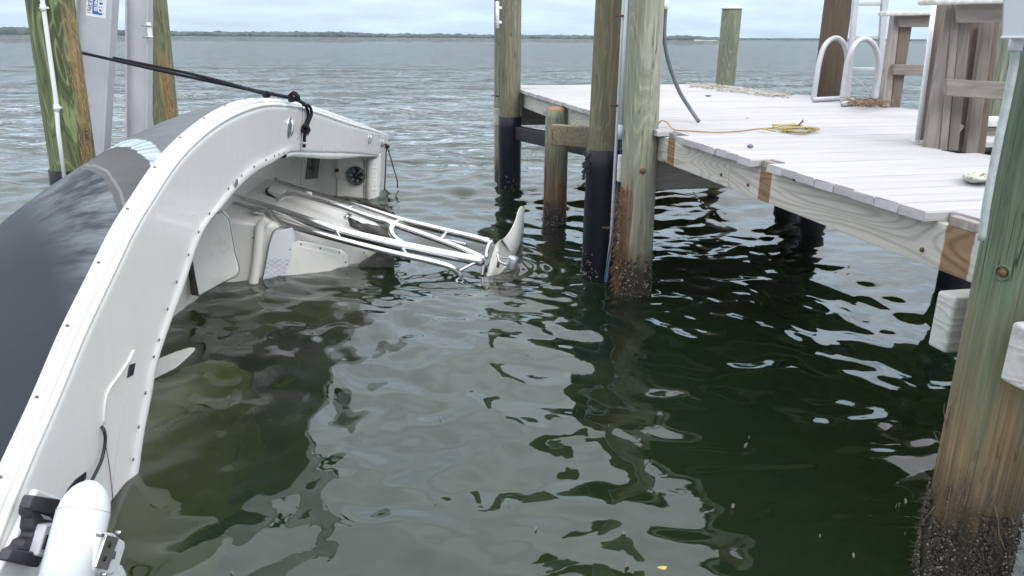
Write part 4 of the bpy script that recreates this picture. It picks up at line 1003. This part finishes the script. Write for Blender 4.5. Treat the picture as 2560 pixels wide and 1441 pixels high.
# transom cover and aft bulkhead
tc = D(949,388); to = D(972,336)
slab('transom_cover', [to+V(0,-.01,-.0)-U*.003, tc-U*.003+V(0,.0,0), DW(tc.y-.02,-1.1)-U*.003, DW(to.y,-1.1)-U*.003], -U*.05, M_GEL, boat, .012)
YB = tc.y-.02
def B(px_, py_, dy=0.0): return ay(px_, py_, YB+dy)
bulk = slab('aft_bulkhead', [B(952,386), B(800,386), B(800,640), B(940,640)], V(0,.03,0), M_GELIN, boat, .01)
slab('corner_panel', [B(843,388,-.03), B(944,388,-.03), B(944,640,-.03), B(838,640,-.03)], V(0,.028,0), M_GELIN, boat, .012)
dr = slab('bulkhead_door', [B(852,391,-.045), B(918,391,-.045), B(914,466,-.045), B(838,444,-.045), B(842,400,-.045)], V(0,.02,0), M_GELIN, boat, .006)
slab('latch', [B(838,422,-.055), B(847,422,-.055), B(846,431,-.055), B(837,431,-.055)], V(0,.012,0), M_BOLT, dr, .002)
# speaker
c = B(890, 440, -.05); spk = lathe('speaker', [(.001,.012),(.05,.014),(.078,.018),(.095,.026),(.106,.024),(.11,.0)], M_SPK, boat, 32, frame_to(c, (0.1,-1,.05)))
Ms = frame_to(c, (.1,-1,.05))
lathe('dust_cap', [(.03,.014),(.028,.03),(.015,.036),(.002,.038)], M_SPK, spk, 20, Ms)
for k in range(6):
    a = 2*math.pi*k/6+.3; p0 = Ms @ V(math.cos(a)*.035, math.sin(a)*.035, .03); p1 = Ms @ V(math.cos(a)*.09, math.sin(a)*.09, .03)
    for w_ in (-.12, .12):
        tube('grille_spoke', [p0, Ms @ V(math.cos(a+w_)*.09, math.sin(a+w_)*.09, .03)], .0035, M_SPKRIM, spk, 6)
v_, f_ = tubevf([Ms @ V(math.cos(2*math.pi*k/24)*.093, math.sin(2*math.pi*k/24)*.093, .028) for k in range(25)], .003, 6); mk('trim_ring', v_, f_, M_SPKRIM, spk, True)
lathe('courtesy_light', [(.02,0),(.02,.012),(.012,.018)], M_STEEL, boat, 16, frame_to(B(908,397,-.05), (0,-1,0)))
# coaming bolsters
pad = []
for i in range(0, NAFT+2):
    Q = IP[i]; a = (IP[i]-GP[i]).normalized(); pad.append([Q+a*.0-U*.012, Q+a*.03-U*.006, Q+a*.055-U*.02, Q+a*.06-U*.05, Q+a*.045-U*.085, Q+a*.0-U*.09])
for s0, s1 in ((0,7),(7,15),(15,NAFT+1)): 
    pr = pad[s0:s1+1]; loft('coaming_bolster', pr, M_VINYL, boat, True)
bp = []
for k in range(15):
    t = k/14; c = B(lerp(929,926,t), lerp(397,640,t), -.05); w_ = .062+.004*math.sin(k*1.9); bp.append([c+V(-w_,.03,0), c+V(-w_*.9,-.02,0), c+V(0,-.045,0), c+V(w_*.9,-.02,0), c+V(w_,.03,0)])
tb = loft('transom_bolster', bp, M_VINYL, boat)
for k in range(7): tube('stitch_fold', [B(915,410+k*11,-.085), B(941,409+k*11,-.085)], .003, M_DIRTYV, tb, 6)
tube('bolster_seam', [B(911,392,-.055), B(908,640,-.055)], .004, M_SEAM, boat, 6)
# hatch opening in the sole by the bulkhead
SN = U; SP = DP - U*.655
def S(px_, py_, lift=.0): return onplane(px_, py_, SP+U*lift, SN)
slab('sole_hatch_frame', [S(762,380,.02), S(806,380,.02), S(794,462,.02), S(756,464,.02)], -U*.03, M_GELIN, boat, .008)
slab('sole_hatch', [S(772,384,.026), S(802,384,.026), S(795,447,.026), S(764,449,.026)], -U*.012, M_SMOKE, boat, .003)
# screws along the inner flange and the rail
me_s = bpy.data.meshes.new('screw'); v_, f_ = [], []
for r_, z_ in ((.0075,0),(.0075,.0022),(.0045,.0042)):
    for k in range(10): v_.append((r_*math.cos(k*.628), r_*math.sin(k*.628), z_))
for i in range(2):
    for k in range(10): f_.append((i*10+k, i*10+(k+1) % 10, (i+1)*10+(k+1) % 10, (i+1)*10+k))
f_.append(tuple(20+k for k in range(10))); me_s.from_pydata(v_, [], f_); me_s.materials.append(plain('screw_steel', (.17,.16,.15), .4, .7)); me_s.polygons.foreach_set('use_smooth', [True]*len(f_))
def screw(M):
    o = bpy.data.objects.new('screw', me_s); sc.collection.objects.link(o); o.parent = boat; o.matrix_parent_inverse = root_inv(boat); o.matrix_basis = M
for px_, py_ in ((709,382.5),(697,386),(686,390),(665,400),(635,417),(604,439),(571,472),(523,534),(496,580),(471,637),(441,705),(418,773),(397,850),(384,892),(363,983),(346,1068),(332,1149)):
    screw(frame_to(D(px_, py_, .0105), U))
acc = 0; last = None
for i in range(1, NSEC-1):
    P = GP[i]; 
    if last is None or (P-last).length > .27:
        last = P; a = (IP[i]-P).normalized(); 
        if P.z > .1: screw(frame_to(P - a*.0145 - U*.046, -a) @ Matrix.Scale(.9, 4))
# cleats
def cleat(px_, py_, s_=1.0, up=True):
    c = D(px_, py_, .0); dr_ = (DW(6,0.2)-DW(5,.36)).normalized(); M = frame_to(c, U, V(0,.15,.99))
    o = lathe('cleat_base', [(.06*s_,0),(.056*s_,.005),(.04*s_,.006),(.01,.004)], M_STEEL, boat, 20, M @ Matrix.Diagonal((1.15,.62,1,1)))
    tube('cleat_bar', [M @ V(-.05*s_,0,.014), M @ V(-.02*s_,0,.024), M @ V(.02*s_,0,.024), M @ V(.05*s_,0,.014)], .008*s_, M_STEEL, o, 8)
cleat(722, 319, 1.1); cleat(764, 325, .8); cleat(922, 348, .85); cleat(953, 358, .8)
# fuel-fill / drain disc on the flange and a seam across the board
lathe('drain_cap', [(.026,0),(.026,.003),(.02,.004)], M_STEEL2, boat, 20, frame_to(D(590, 458, .012), U))
tube('board_joint', [D(751,380,.001), D(754,330,.001), D(757,262,.001)], .0025, M_SEAM, boat, 5)
# forward deck: recess groove, latch plate, hatch seam, oval recess
tube('groove', [D(334,876,.002), D(322,902,.003), D(300,935,.003), D(267,985,.003), D(262,1010,.003), D(258,1060,.0)], .0055, M_GEL, boat, 8, 4)
slab('latch_plate', [D(325,913,.004), D(340,908,.004), D(334,938,.004), D(319,946,.004)], -U*.006, M_TROLLB, boat, .002)
tube('hatch_seam', [D(324,952,.001), D(318,985,.001), D(303,1060,.001), D(290,1140,.001), D(280,1230,.001)], .0010, M_GREYPVC, boat, 5, 3)
slab('oval_recess', [D(x, y, .004) for x, y in ((217,1180),(208,1186),(190,1200),(172,1222),(160,1245),(170,1246),(190,1226),(208,1206),(216,1196))], -U*.01, M_SPK, boat, .002)
# cable out of the deck
cab = tube('bow_cable', [D(251,1066,-.01), D(258,1072,.012), D(262,1085,.018), D(263,1100,.018), D(260,1125,.018), D(254,1150,.02), D(243,1175,.03), D(228,1205,.05)], .0065, M_BLACK, boat, 8, 5)
tube('bow_wire', [D(264,1112,.012), D(270,1145,.01), D(277,1195,.008), D(281,1235,.006), D(284,1262,.0)], .0018, M_BOLT, boat, 5, 4)
# ---- centre console
W = lambda x, y, z: Vector((x, y, z))
low = -1.25
def cons(name, prof, ztop, mat, bevel, zl=low):
    """prof: (x,y) outline, ztop: z of the upper (starboard) face at each outline point"""
    n = len(prof); vs = [W(x, y, z) for (x, y), z in zip(prof, ztop)] + [W(x+.10*(zl-z), y, zl) for (x, y), z in zip(prof, ztop)]
    fs = [tuple(range(n)), tuple(range(2*n-1, n-1, -1))] + [(i, (i+1) % n, n+(i+1) % n, n+i) for i in range(n)]
    return mk(name, vs, fs, mat, boat, False, bevel, 4)
con = cons('console', [(-2.35,5.52),(-1.95,5.60),(-1.80,5.74),(-1.14,6.22),(-1.06,6.5),(-1.35,6.80),(-2.30,6.85)], [.54,.47,.41,.19,.16,.26,.60], M_GELIN, .05)
# ridge round the console seat
tube('console_ridge', [ay(668,548,5.60), ay(652,565,5.58), ay(648,600,5.56), ay(642,660,5.54), ay(632,720,5.52)], .035, M_GELIN, boat, 12, 5)
cq = lambda px_, py_, d_=0.0: onplane(px_, py_, W(-1.95,5.60-d_,0), Vector((.63,-.92,-.12)).normalized())
seat = slab('console_seat', [cq(684,580,.02), cq(728,570,.02), cq(727,600,.02), cq(717,700,.02), cq(710,740,.02), cq(648,740,.02), cq(655,700,.02), cq(672,610,.02)], V(.03,.05,0), M_QUILT, boat, .012)
M_STITCH = plain('quilt_stitch', (.50,.52,.55), .5)
# diamond quilting on the lower seat
for k in range(7):
    for dx, dy in ((1,.62),(1,-.62)):
        pts = []
        for j in range(9):
            t = j/8; x = lerp(655,722,t); y = (645+k*12-24) + dy*(x-688)
            xa = 664-(y-645)*.16; xb = 724-(y-645)*.12
            if y > 644 and xa < x < xb: pts.append(cq(x, y, .0235))
        if len(pts) > 1: tube('stitch', pts, .0020, M_STITCH, seat, 5)
tube('seat_piping', [cq(730,567,.028), cq(700,570,.03), cq(684,578,.03), cq(676,600,.03), cq(664,660,.03), cq(652,720,.03)], .0045, M_SEAM, boat, 6, 4)
ad = slab('access_door_frame', [cq(726,612,.012), cq(740,604,.012), cq(760,606,.012), cq(850,626,.012), cq(866,640,.012), cq(868,700,.012), cq(716,720,.012), cq(720,650,.012)], V(.01,.02,0), M_VINYL, boat, .006)
slab('access_door', [cq(734,622,.016), cq(746,616,.016), cq(838,638,.016), cq(852,650,.016), cq(856,700,.016), cq(724,720,.016), cq(727,640,.016)], V(.006,.012,0), M_GELIN, ad, .003)
for px_, py_ in ((753,611),(801,621),(848,632),(864,656),(725,624),(717,661)): screw(frame_to(cq(px_, py_, .0165), Vector((.63,-.92,-.12)).normalized()))
for px_, py_ in ((910,632),(947,631)): screw(frame_to(cq(px_, py_, .004), Vector((.63,-.92,-.12)).normalized()))
screw(frame_to(ay(633,595,5.515), V(0,-1,0)))
tube('panel_joint', [cq(918,622,.004), cq(914,652,.004)], .004, M_DIRTYV, boat, 6)
# upper (starboard) face of the console: inspection plate, slot
def ctop(px_, py_, d_=.0): return onplane(px_, py_, W(-1.95,5.60,.47+d_), Vector((.33,.05,.94)).normalized())
slab('side_slot', [ctop(722,488,.01), ctop(740,492,.01), ctop(845,530,.01), ctop(838,536,.01)], V(0,0,-.02), M_SMOKE, boat, .004)
slab('vent_slot', [ctop(645,499,.008), ctop(672,503,.008), ctop(697,516,.008), ctop(668,511,.008)], V(0,0,-.02), M_SMOKE, boat, .004)
bx_ = slab('switch_box', [ay(669,473,6.35), ay(706,486,6.35), ay(702,503,6.35), ay(690,500,6.35), ay(667,481,6.35)], V(0,.12,.02), M_GELIN, boat, .008)
slab('box_gasket', [ay(664,472,6.33), ay(669,482,6.33), ay(702,505,6.33), ay(700,510,6.33), ay(668,492,6.33), ay(662,480,6.33)], V(0,.08,0), M_BLACK, boat, .004)
for q_ in ([(683,500),(706,504),(714,506),(694,509)], [(617,518),(648,524),(660,534),(634,531)]):
    slab('foot_plate', [ctop(x, y, .03) for x, y in q_], V(0,0,-.012), M_STEEL, boat, .003)
# ---- T-top frame
def tt(nm, pts, r, per=6): return tube(nm, [ay(*p) for p in pts], r, M_STEEL, boat, 16, per)
tt('frame_tube', [(560,488,5.95),(585,497,5.93),(700,531,5.9),(840,577,5.88),(1000,614,5.86),(1110,636,5.85),(1212,655,5.84)], .041)
tt('frame_tube', [(672,528,5.86),(684,541,5.80),(700,556,5.76),(726,566,5.74),(850,600,5.72),(1000,637,5.72),(1090,657,5.74),(1128,669,5.75),(1148,684,5.76),(1156,700,5.77)], .024)
tt('frame_tube', [(697,507,6.28),(702,497,6.28),(714,490,6.28),(736,489,6.28),(760,494,6.26),(850,519,6.2),(940,549,6.12),(966,556,6.1),(979,566,6.07),(977,578,6.02),(984,592,5.97),(1010,612,5.9)], .026)
tt('frame_tube', [(940,547,6.13),(985,562,6.1),(1106,604,6.0),(1160,625,5.93),(1206,645,5.87)], .026)
tt('frame_tube', [(676,450,7.05),(700,459,7.0),(760,479,6.9),(840,503,6.75),(920,526,6.6),(1000,551,6.45),(1111,578,6.28),(1228,606,6.1)], .032)
for a, b in (((1000,549,6.45),(988,560,6.1)), ((1117,579,6.28),(1104,600,6.0)), ((884,515,6.66),(872,523,6.2)), ((876,535,6.2),(862,547,6.15))): tt('frame_rung', [a, b], .017, 0)
tt('frame_strut', [(1002,617,5.86),(1010,628,5.8),(1021,642,5.73)], .015); tt('frame_strut', [(836,577,5.88),(843,586,5.8),(852,600,5.73)], .015)
tt('frame_tube', [(1113,602,6.3),(1140,607,6.28),(1166,613,6.25)], .016)
tt('frame_tube', [(1150,678,5.76),(1168,667,5.78),(1190,657,5.82)], .011)
tt('roof_bracket', [(1230,604,6.0),(1222,614,5.95),(1217,630,5.88),(1216,645,5.84)], .016)
tt('roof_bracket', [(1206,640,5.84),(1208,665,5.82),(1205,690,5.80)], .013)
slab('bow_eye_tab', [ay(763,480,6.5), ay(779,481,6.5), ay(778,489,6.5)], V(0,.02,0), M_PVC, boat, .002)
# clamp fittings where the aft tube meets the sole
lathe('tube_collar', [(.045,-.05),(.045,.05)], M_STEEL2, boat, 16, frame_to(ay(678,453,7.04), ay(700,459,7.0)-ay(676,450,7.05)))
slab('hinge_block', [ay(662,450,6.9), ay(684,456,6.9), ay(683,462,6.9), ay(661,457,6.9)], V(0,.05,0), M_STEEL2, boat, .004)
# ---- hard top: a curved plate edge-on, one corner in the air
front = [(1216,690,5.80),(1222,668,5.80),(1230,640,5.81),(1241,609,5.84),(1260,596,5.98),(1278,572,6.25),(1290,545,6.55),(1296,524,6.8),(1301,516.5,6.95)]
back = [(1228,706,5.83),(1246,702,5.88),(1262,692,6.0),(1280,672,6.2),(1294,650,6.5),(1302,622,6.75),(1306,592,6.95),(1308,560,7.05),(1306,530,7.05)]
rowsA = [];
fr = spline([ay(*p) for p in front], 5); bk = spline([ay(*p) for p in back], 5)
for a, b in zip(fr, bk):
    c = (a+b)/2; th = V(.03,.035,0); rowsA.append([a, c+V(.0,-.012,.0), b, b+V(.01,.05,-.02), c+th, a+V(.012,.03,0)])
ht = loft('hard_top', rowsA, M_GELIN, boat, True)
hb = [];
for a, b in zip(fr, bk): hb.append([b+V(.004,.04,-.01), b+V(.06,.5,-.45), b+V(.1,.8,-1.1)])
loft('hard_top_skin', hb[:26], M_GELIN, boat)
mk('hard_top_front', *boxvf(W(-.22,5.86,-.52), (.075,.06,1.0), Matrix.Rotation(.07,3,'Y')), M_GELIN, boat, bevel=.015)
# spreader lamp on the roof
c = ay(1281,657,5.62); lm = lathe('spreader_lamp', [(.001,-.048),(.036,-.047),(.04,-.04),(.04,.04),(.037,.047),(.001,.048)], M_ALUSPOT, boat, 24, frame_to(c, V(.22,-.06,1)))
tt('lamp_arm', [(1246,650,5.75),(1256,659,5.68),(1272,664,5.62)], .011); tt('lamp_arm', [(1243,640,5.78),(1262,646,5.68),(1274,648,5.62)], .008); tt('lamp_arm', [(1244,668,5.76),(1247,650,5.74),(1243,634,5.8)], .012)
# canvas hanging from the frame
def cloth(name, grid, amp, seed):
    n = len(grid); m = len(grid[0]); rows = []
    G = [spline([ay(*p) for p in r_], 6) for r_ in grid]; k = len(G[0])
    cols = [spline([G[i][j] for i in range(n)], 5) for j in range(k)]
    vs = []; fs = []; kk = len(cols[0])
    for j in range(k):
        for i in range(kk):
            p = cols[j][i]; vs.append(p + V(.3,-1,.5)*amp*noise.noise((j*.5+seed, i*.22, 0)))
    for j in range(k-1):
        for i in range(kk-1): a = j*kk+i; fs.append((a, a+kk, a+kk+1, a+1))
    o = mk(name, vs, fs, M_CANVAS, boat, True); sd_ = o.modifiers.new('solid', 'SOLIDIFY'); sd_.thickness = .004; return o
cloth('canvas', [[(867,540,6.3),(900,556,6.25),(940,565,6.2),(978,572,6.1)], [(872,556,6.25),(905,572,6.2),(945,585,6.1),(985,595,5.98)], [(880,572,6.3),(915,588,6.25),(950,600,6.15),(985,612,6.0)], [(890,592,6.5),(925,606,6.4),(960,618,6.3),(985,628,6.2)]], .05, 1)
cloth('canvas', [[(960,606,5.9),(972,612,5.88),(986,622,5.86)], [(940,632,5.95),(965,635,5.92),(987,640,5.9)], [(905,655,5.98),(950,654,5.96),(986,658,5.95)], [(880,690,6.0),(940,690,6.0),(985,690,6.0)]], .05, 4)
cloth('canvas', [[(870,492,7.1),(905,500,7.05),(940,512,6.95),(985,530,6.8)], [(866,500,7.1),(900,508,7.05),(945,523,6.95),(1000,545,6.75)], [(880,520,7.0),(915,524,6.95),(950,535,6.9),(1005,552,6.7)], [(900,545,7.1),(930,548,7.05),(960,556,7.0),(1010,568,6.9)]], .05, 7)
slab('roof_hatch_plate', [ay(928,602,5.95), ay(965,611,5.95), ay(962,622,5.95), ay(925,612,5.95)], V(0,.02,0), M_STEEL, boat, .003)
# ---- loose pieces
lid = empty('seat_cushion', ay(530,640,4.95), 'dirty white seat cushion hanging tilted out of the cockpit', 'cushion')
face = [(556,531),(570,549),(576,575),(586,630),(596,685),(497,741),(487,690),(479,640),(483,620),(505,580),(537,537)]
fp = [ay(x, y, 4.95) for x, y in face]
slab('cover', fp, V(-.03,.10,.0), M_DIRTYV, lid, .010)
slab('dark_base', [ay(479,645,4.955), ay(497,741,4.955), ay(480,739,5.05), ay(463,690,5.06)], V(.0,.02,.0), M_DARKEDGE, lid, .003)
tube('piping', [ay(555,530,4.945), ay(570,546,4.945), ay(577,574,4.945), ay(587,630,4.945), ay(597,684,4.945), ay(560,706,4.945), ay(498,742,4.945)], .0026, M_DARKEDGE, lid, 6, 4)
M_LID = plain('grey_wet_lid', (.50,.50,.48), .3, var=.15, scale=5)
hl = empty('hatch_lid', az(430,910,0), 'white hatch lid corner poking from the water beside the bow', 'hatch lid')
slab('lid', [ay(x, y, Y) for x, y, Y in ((372,928,3.62),(398,896,3.72),(440,879,3.79),(474,870,3.83),(488,869,3.85),(488,875,3.84),(470,893,3.76),(440,919,3.68),(386,946,3.6),(360,985,3.5))], V(-.01,.012,-.014), M_LID, hl, .003)
# ---- black mooring rope from beam to cleat
e = empty('mooring_rope', D(765,300), 'taut black rope from the lift beam to the capsized boat\'s cleat', 'rope')
s0 = ay(193,130,6.22); s1 = D(735,247,.03); 
tube('rope', [s0, s0.lerp(s1,.5)+V(0,0,-.006), s1], .0115, M_ROPE, e, 10, 10)
a0 = ay(284,145,6.18); tube('rope', [a0, a0.lerp(s1,.5)+V(0,-.012,.012), D(668,237,.03)], .010, M_ROPE, e, 10, 8)
tube('loop', [s0, ay(188,132,6.3), ay(190,128,6.42)], .0115, M_ROPE, e, 10, 3)
def knot(c, r_, n, seed):
    g = random.Random(seed); pts = []
    for i in range(n): a = i*1.9; pts.append(Vector(c)+Vector((math.cos(a)*r_*g.uniform(.6,1), math.sin(a*1.3)*r_*g.uniform(.5,1), math.sin(a)*r_*g.uniform(.6,1))))
    tube('knot', pts, .010, M_ROPE, e, 8, 4)
knot(D(667,237,.03), .016, 7, 1); knot(D(735,243,.03), .034, 14, 2); knot(D(764,323,.03), .032, 12, 3)
tube('rope', [s1, D(752,255,.02), D(766,268,.016), D(771,290,.016), D(765,310,.018), D(763,325,.02)], .0115, M_ROPE, e, 10, 6)
tube('rope', [D(758,262,.03), D(776,270,.022), D(779,285,.022), D(772,305,.025), D(766,325,.028)], .0105, M_ROPE, e, 10, 6)
tube('tail', [D(763,325,.03), D(761,345,.02), D(761,360,.018), D(760,369,.016)], .011, M_ROPE, e, 10, 4)
tube('whipping', [D(761,355,.019), D(761,359,.018)], .0125, M_PVC, e, 10)
e = empty('stern_line', D(966,366), 'two thin black lines hanging from the far stern corner into the water', 'rope')
tube('line', [D(958,363,.02), D(967,364,.03), D(966,372,.03), ay(964,420,9.3), ay(961,478,9.25)], .008, M_ROPE, e, 6, 5)
tube('line', [D(966,366,.03), ay(972,380,9.3), ay(982,415,9.25), ay(993,453,9.2), ay(994,470,9.2)], .007, M_ROPE, e, 6, 5)
c = D(968,367,.03); lathe('knot', [(.004,-.03),(.02,-.02),(.024,0),(.02,.02),(.004,.03)], M_ROPE, e, 12, frame_to(c, (1,0,0)))
# ---- trolling motor on the bow deck
tm = empty('trolling_motor', D(200,1330), 'white trolling motor with black cradle stowed on the near bow', 'trolling motor')
TX = -1.36
n0 = ax(229,1201,TX); n1 = ax(166,1452,TX+.0); axd = (n0-n1).normalized(); Lp = (n0-n1).length; rp = .0785
pr = [(.002,0),(.016,-.003),(.034,-.013),(.05,-.028),(.064,-.05),(.073,-.075),(.0775,-.1),(rp,-.104),(rp,-Lp*.6),(rp,-Lp-.05)]
pod = lathe('motor_pod', [(r_, z_) for r_, z_ in pr], M_TROLL, tm, 40, frame_to(n0, axd))
v_, f_ = tubevf([frame_to(n0, axd) @ V(math.cos(2*math.pi*k/32)*rp, math.sin(2*math.pi*k/32)*rp, -.1) for k in range(33)], .0012, 5); mk('pod_seam', v_, f_, M_GREYPVC, pod, True)
def tx(px_, py_, lift=0.0): return D(px_, py_, lift)
def tblock(nm, quad, lift, h, mat, bevel=.006, par=None): return slab(nm, [tx(x, y, lift) for x, y in quad], -U*h, mat, par or tm, bevel)
tblock('base_plate', [(95,1222),(170,1250),(110,1460),(-20,1460),(15,1400)], .03, .03, M_TROLL, .012)
tblock('cradle_arm', [(86,1239),(152,1249),(160,1262),(146,1290),(72,1273)], .085, .035, M_TROLLB, .006)
tblock('cradle_arm', [(32,1373),(103,1382),(110,1392),(98,1420),(18,1402)], .085, .035, M_TROLLB, .006)
tblock('cradle_bed', [(80,1272),(150,1288),(120,1390),(36,1376),(58,1366),(66,1350),(80,1345),(86,1330),(82,1325),(86,1296),(80,1290)], .07, .045, M_TROLLB, .008)
tblock('motor_mount', [(118,1312),(150,1308),(140,1400),(95,1390)], .10, .05, M_GREYPVC, .008)
for d_ in (0, 6): tblock('slot', [(118+d_,1338),(122+d_,1338),(110+d_,1374),(106+d_,1374)], .104, .008, M_BLACK, .001)
tblock('mount_label', [(104,1286),(124,1292),(133,1303),(112,1298)], .075, .004, M_GREYBOX, .001)
hx = .18
hs_ = tblock('drive_housing', [(256,1329),(290,1334),(303,1346),(314,1352),(317,1362),(300,1420),(286,1438),(262,1442),(235,1430)], .30, .05, M_TROLL, .012)
tblock('gear_bulge', [(296,1405),(312,1412),(326,1441),(318,1470),(250,1470),(262,1440)], .27, .05, M_TROLL, .02)
br = tblock('steel_bracket', [(268,1338),(299,1344),(270,1427),(240,1420)], .325, .010, M_STEEL2, .003)
for x, y in ((274,1363),(262,1397)): lathe('bracket_hole', [(.0085,0),(.0085,.0015),(.002,.0016)], M_BLACK, br, 14, frame_to(tx(x, y, .3255), U))
for x, y in ((289,1331),(252,1436)): lathe('bolt', [(.006,0),(.006,.016),(.004,.018)], M_STEEL2, br, 10, frame_to(tx(x, y, .31), U))
tblock('hinge_pin', [(255,1332),(264,1336),(262,1345),(254,1344)], .325, .02, M_STEEL2, .004)
tblock('steel_insert', [(284,1376),(292,1380),(288,1400),(280,1398)], .31, .01, M_STEEL2, .003)
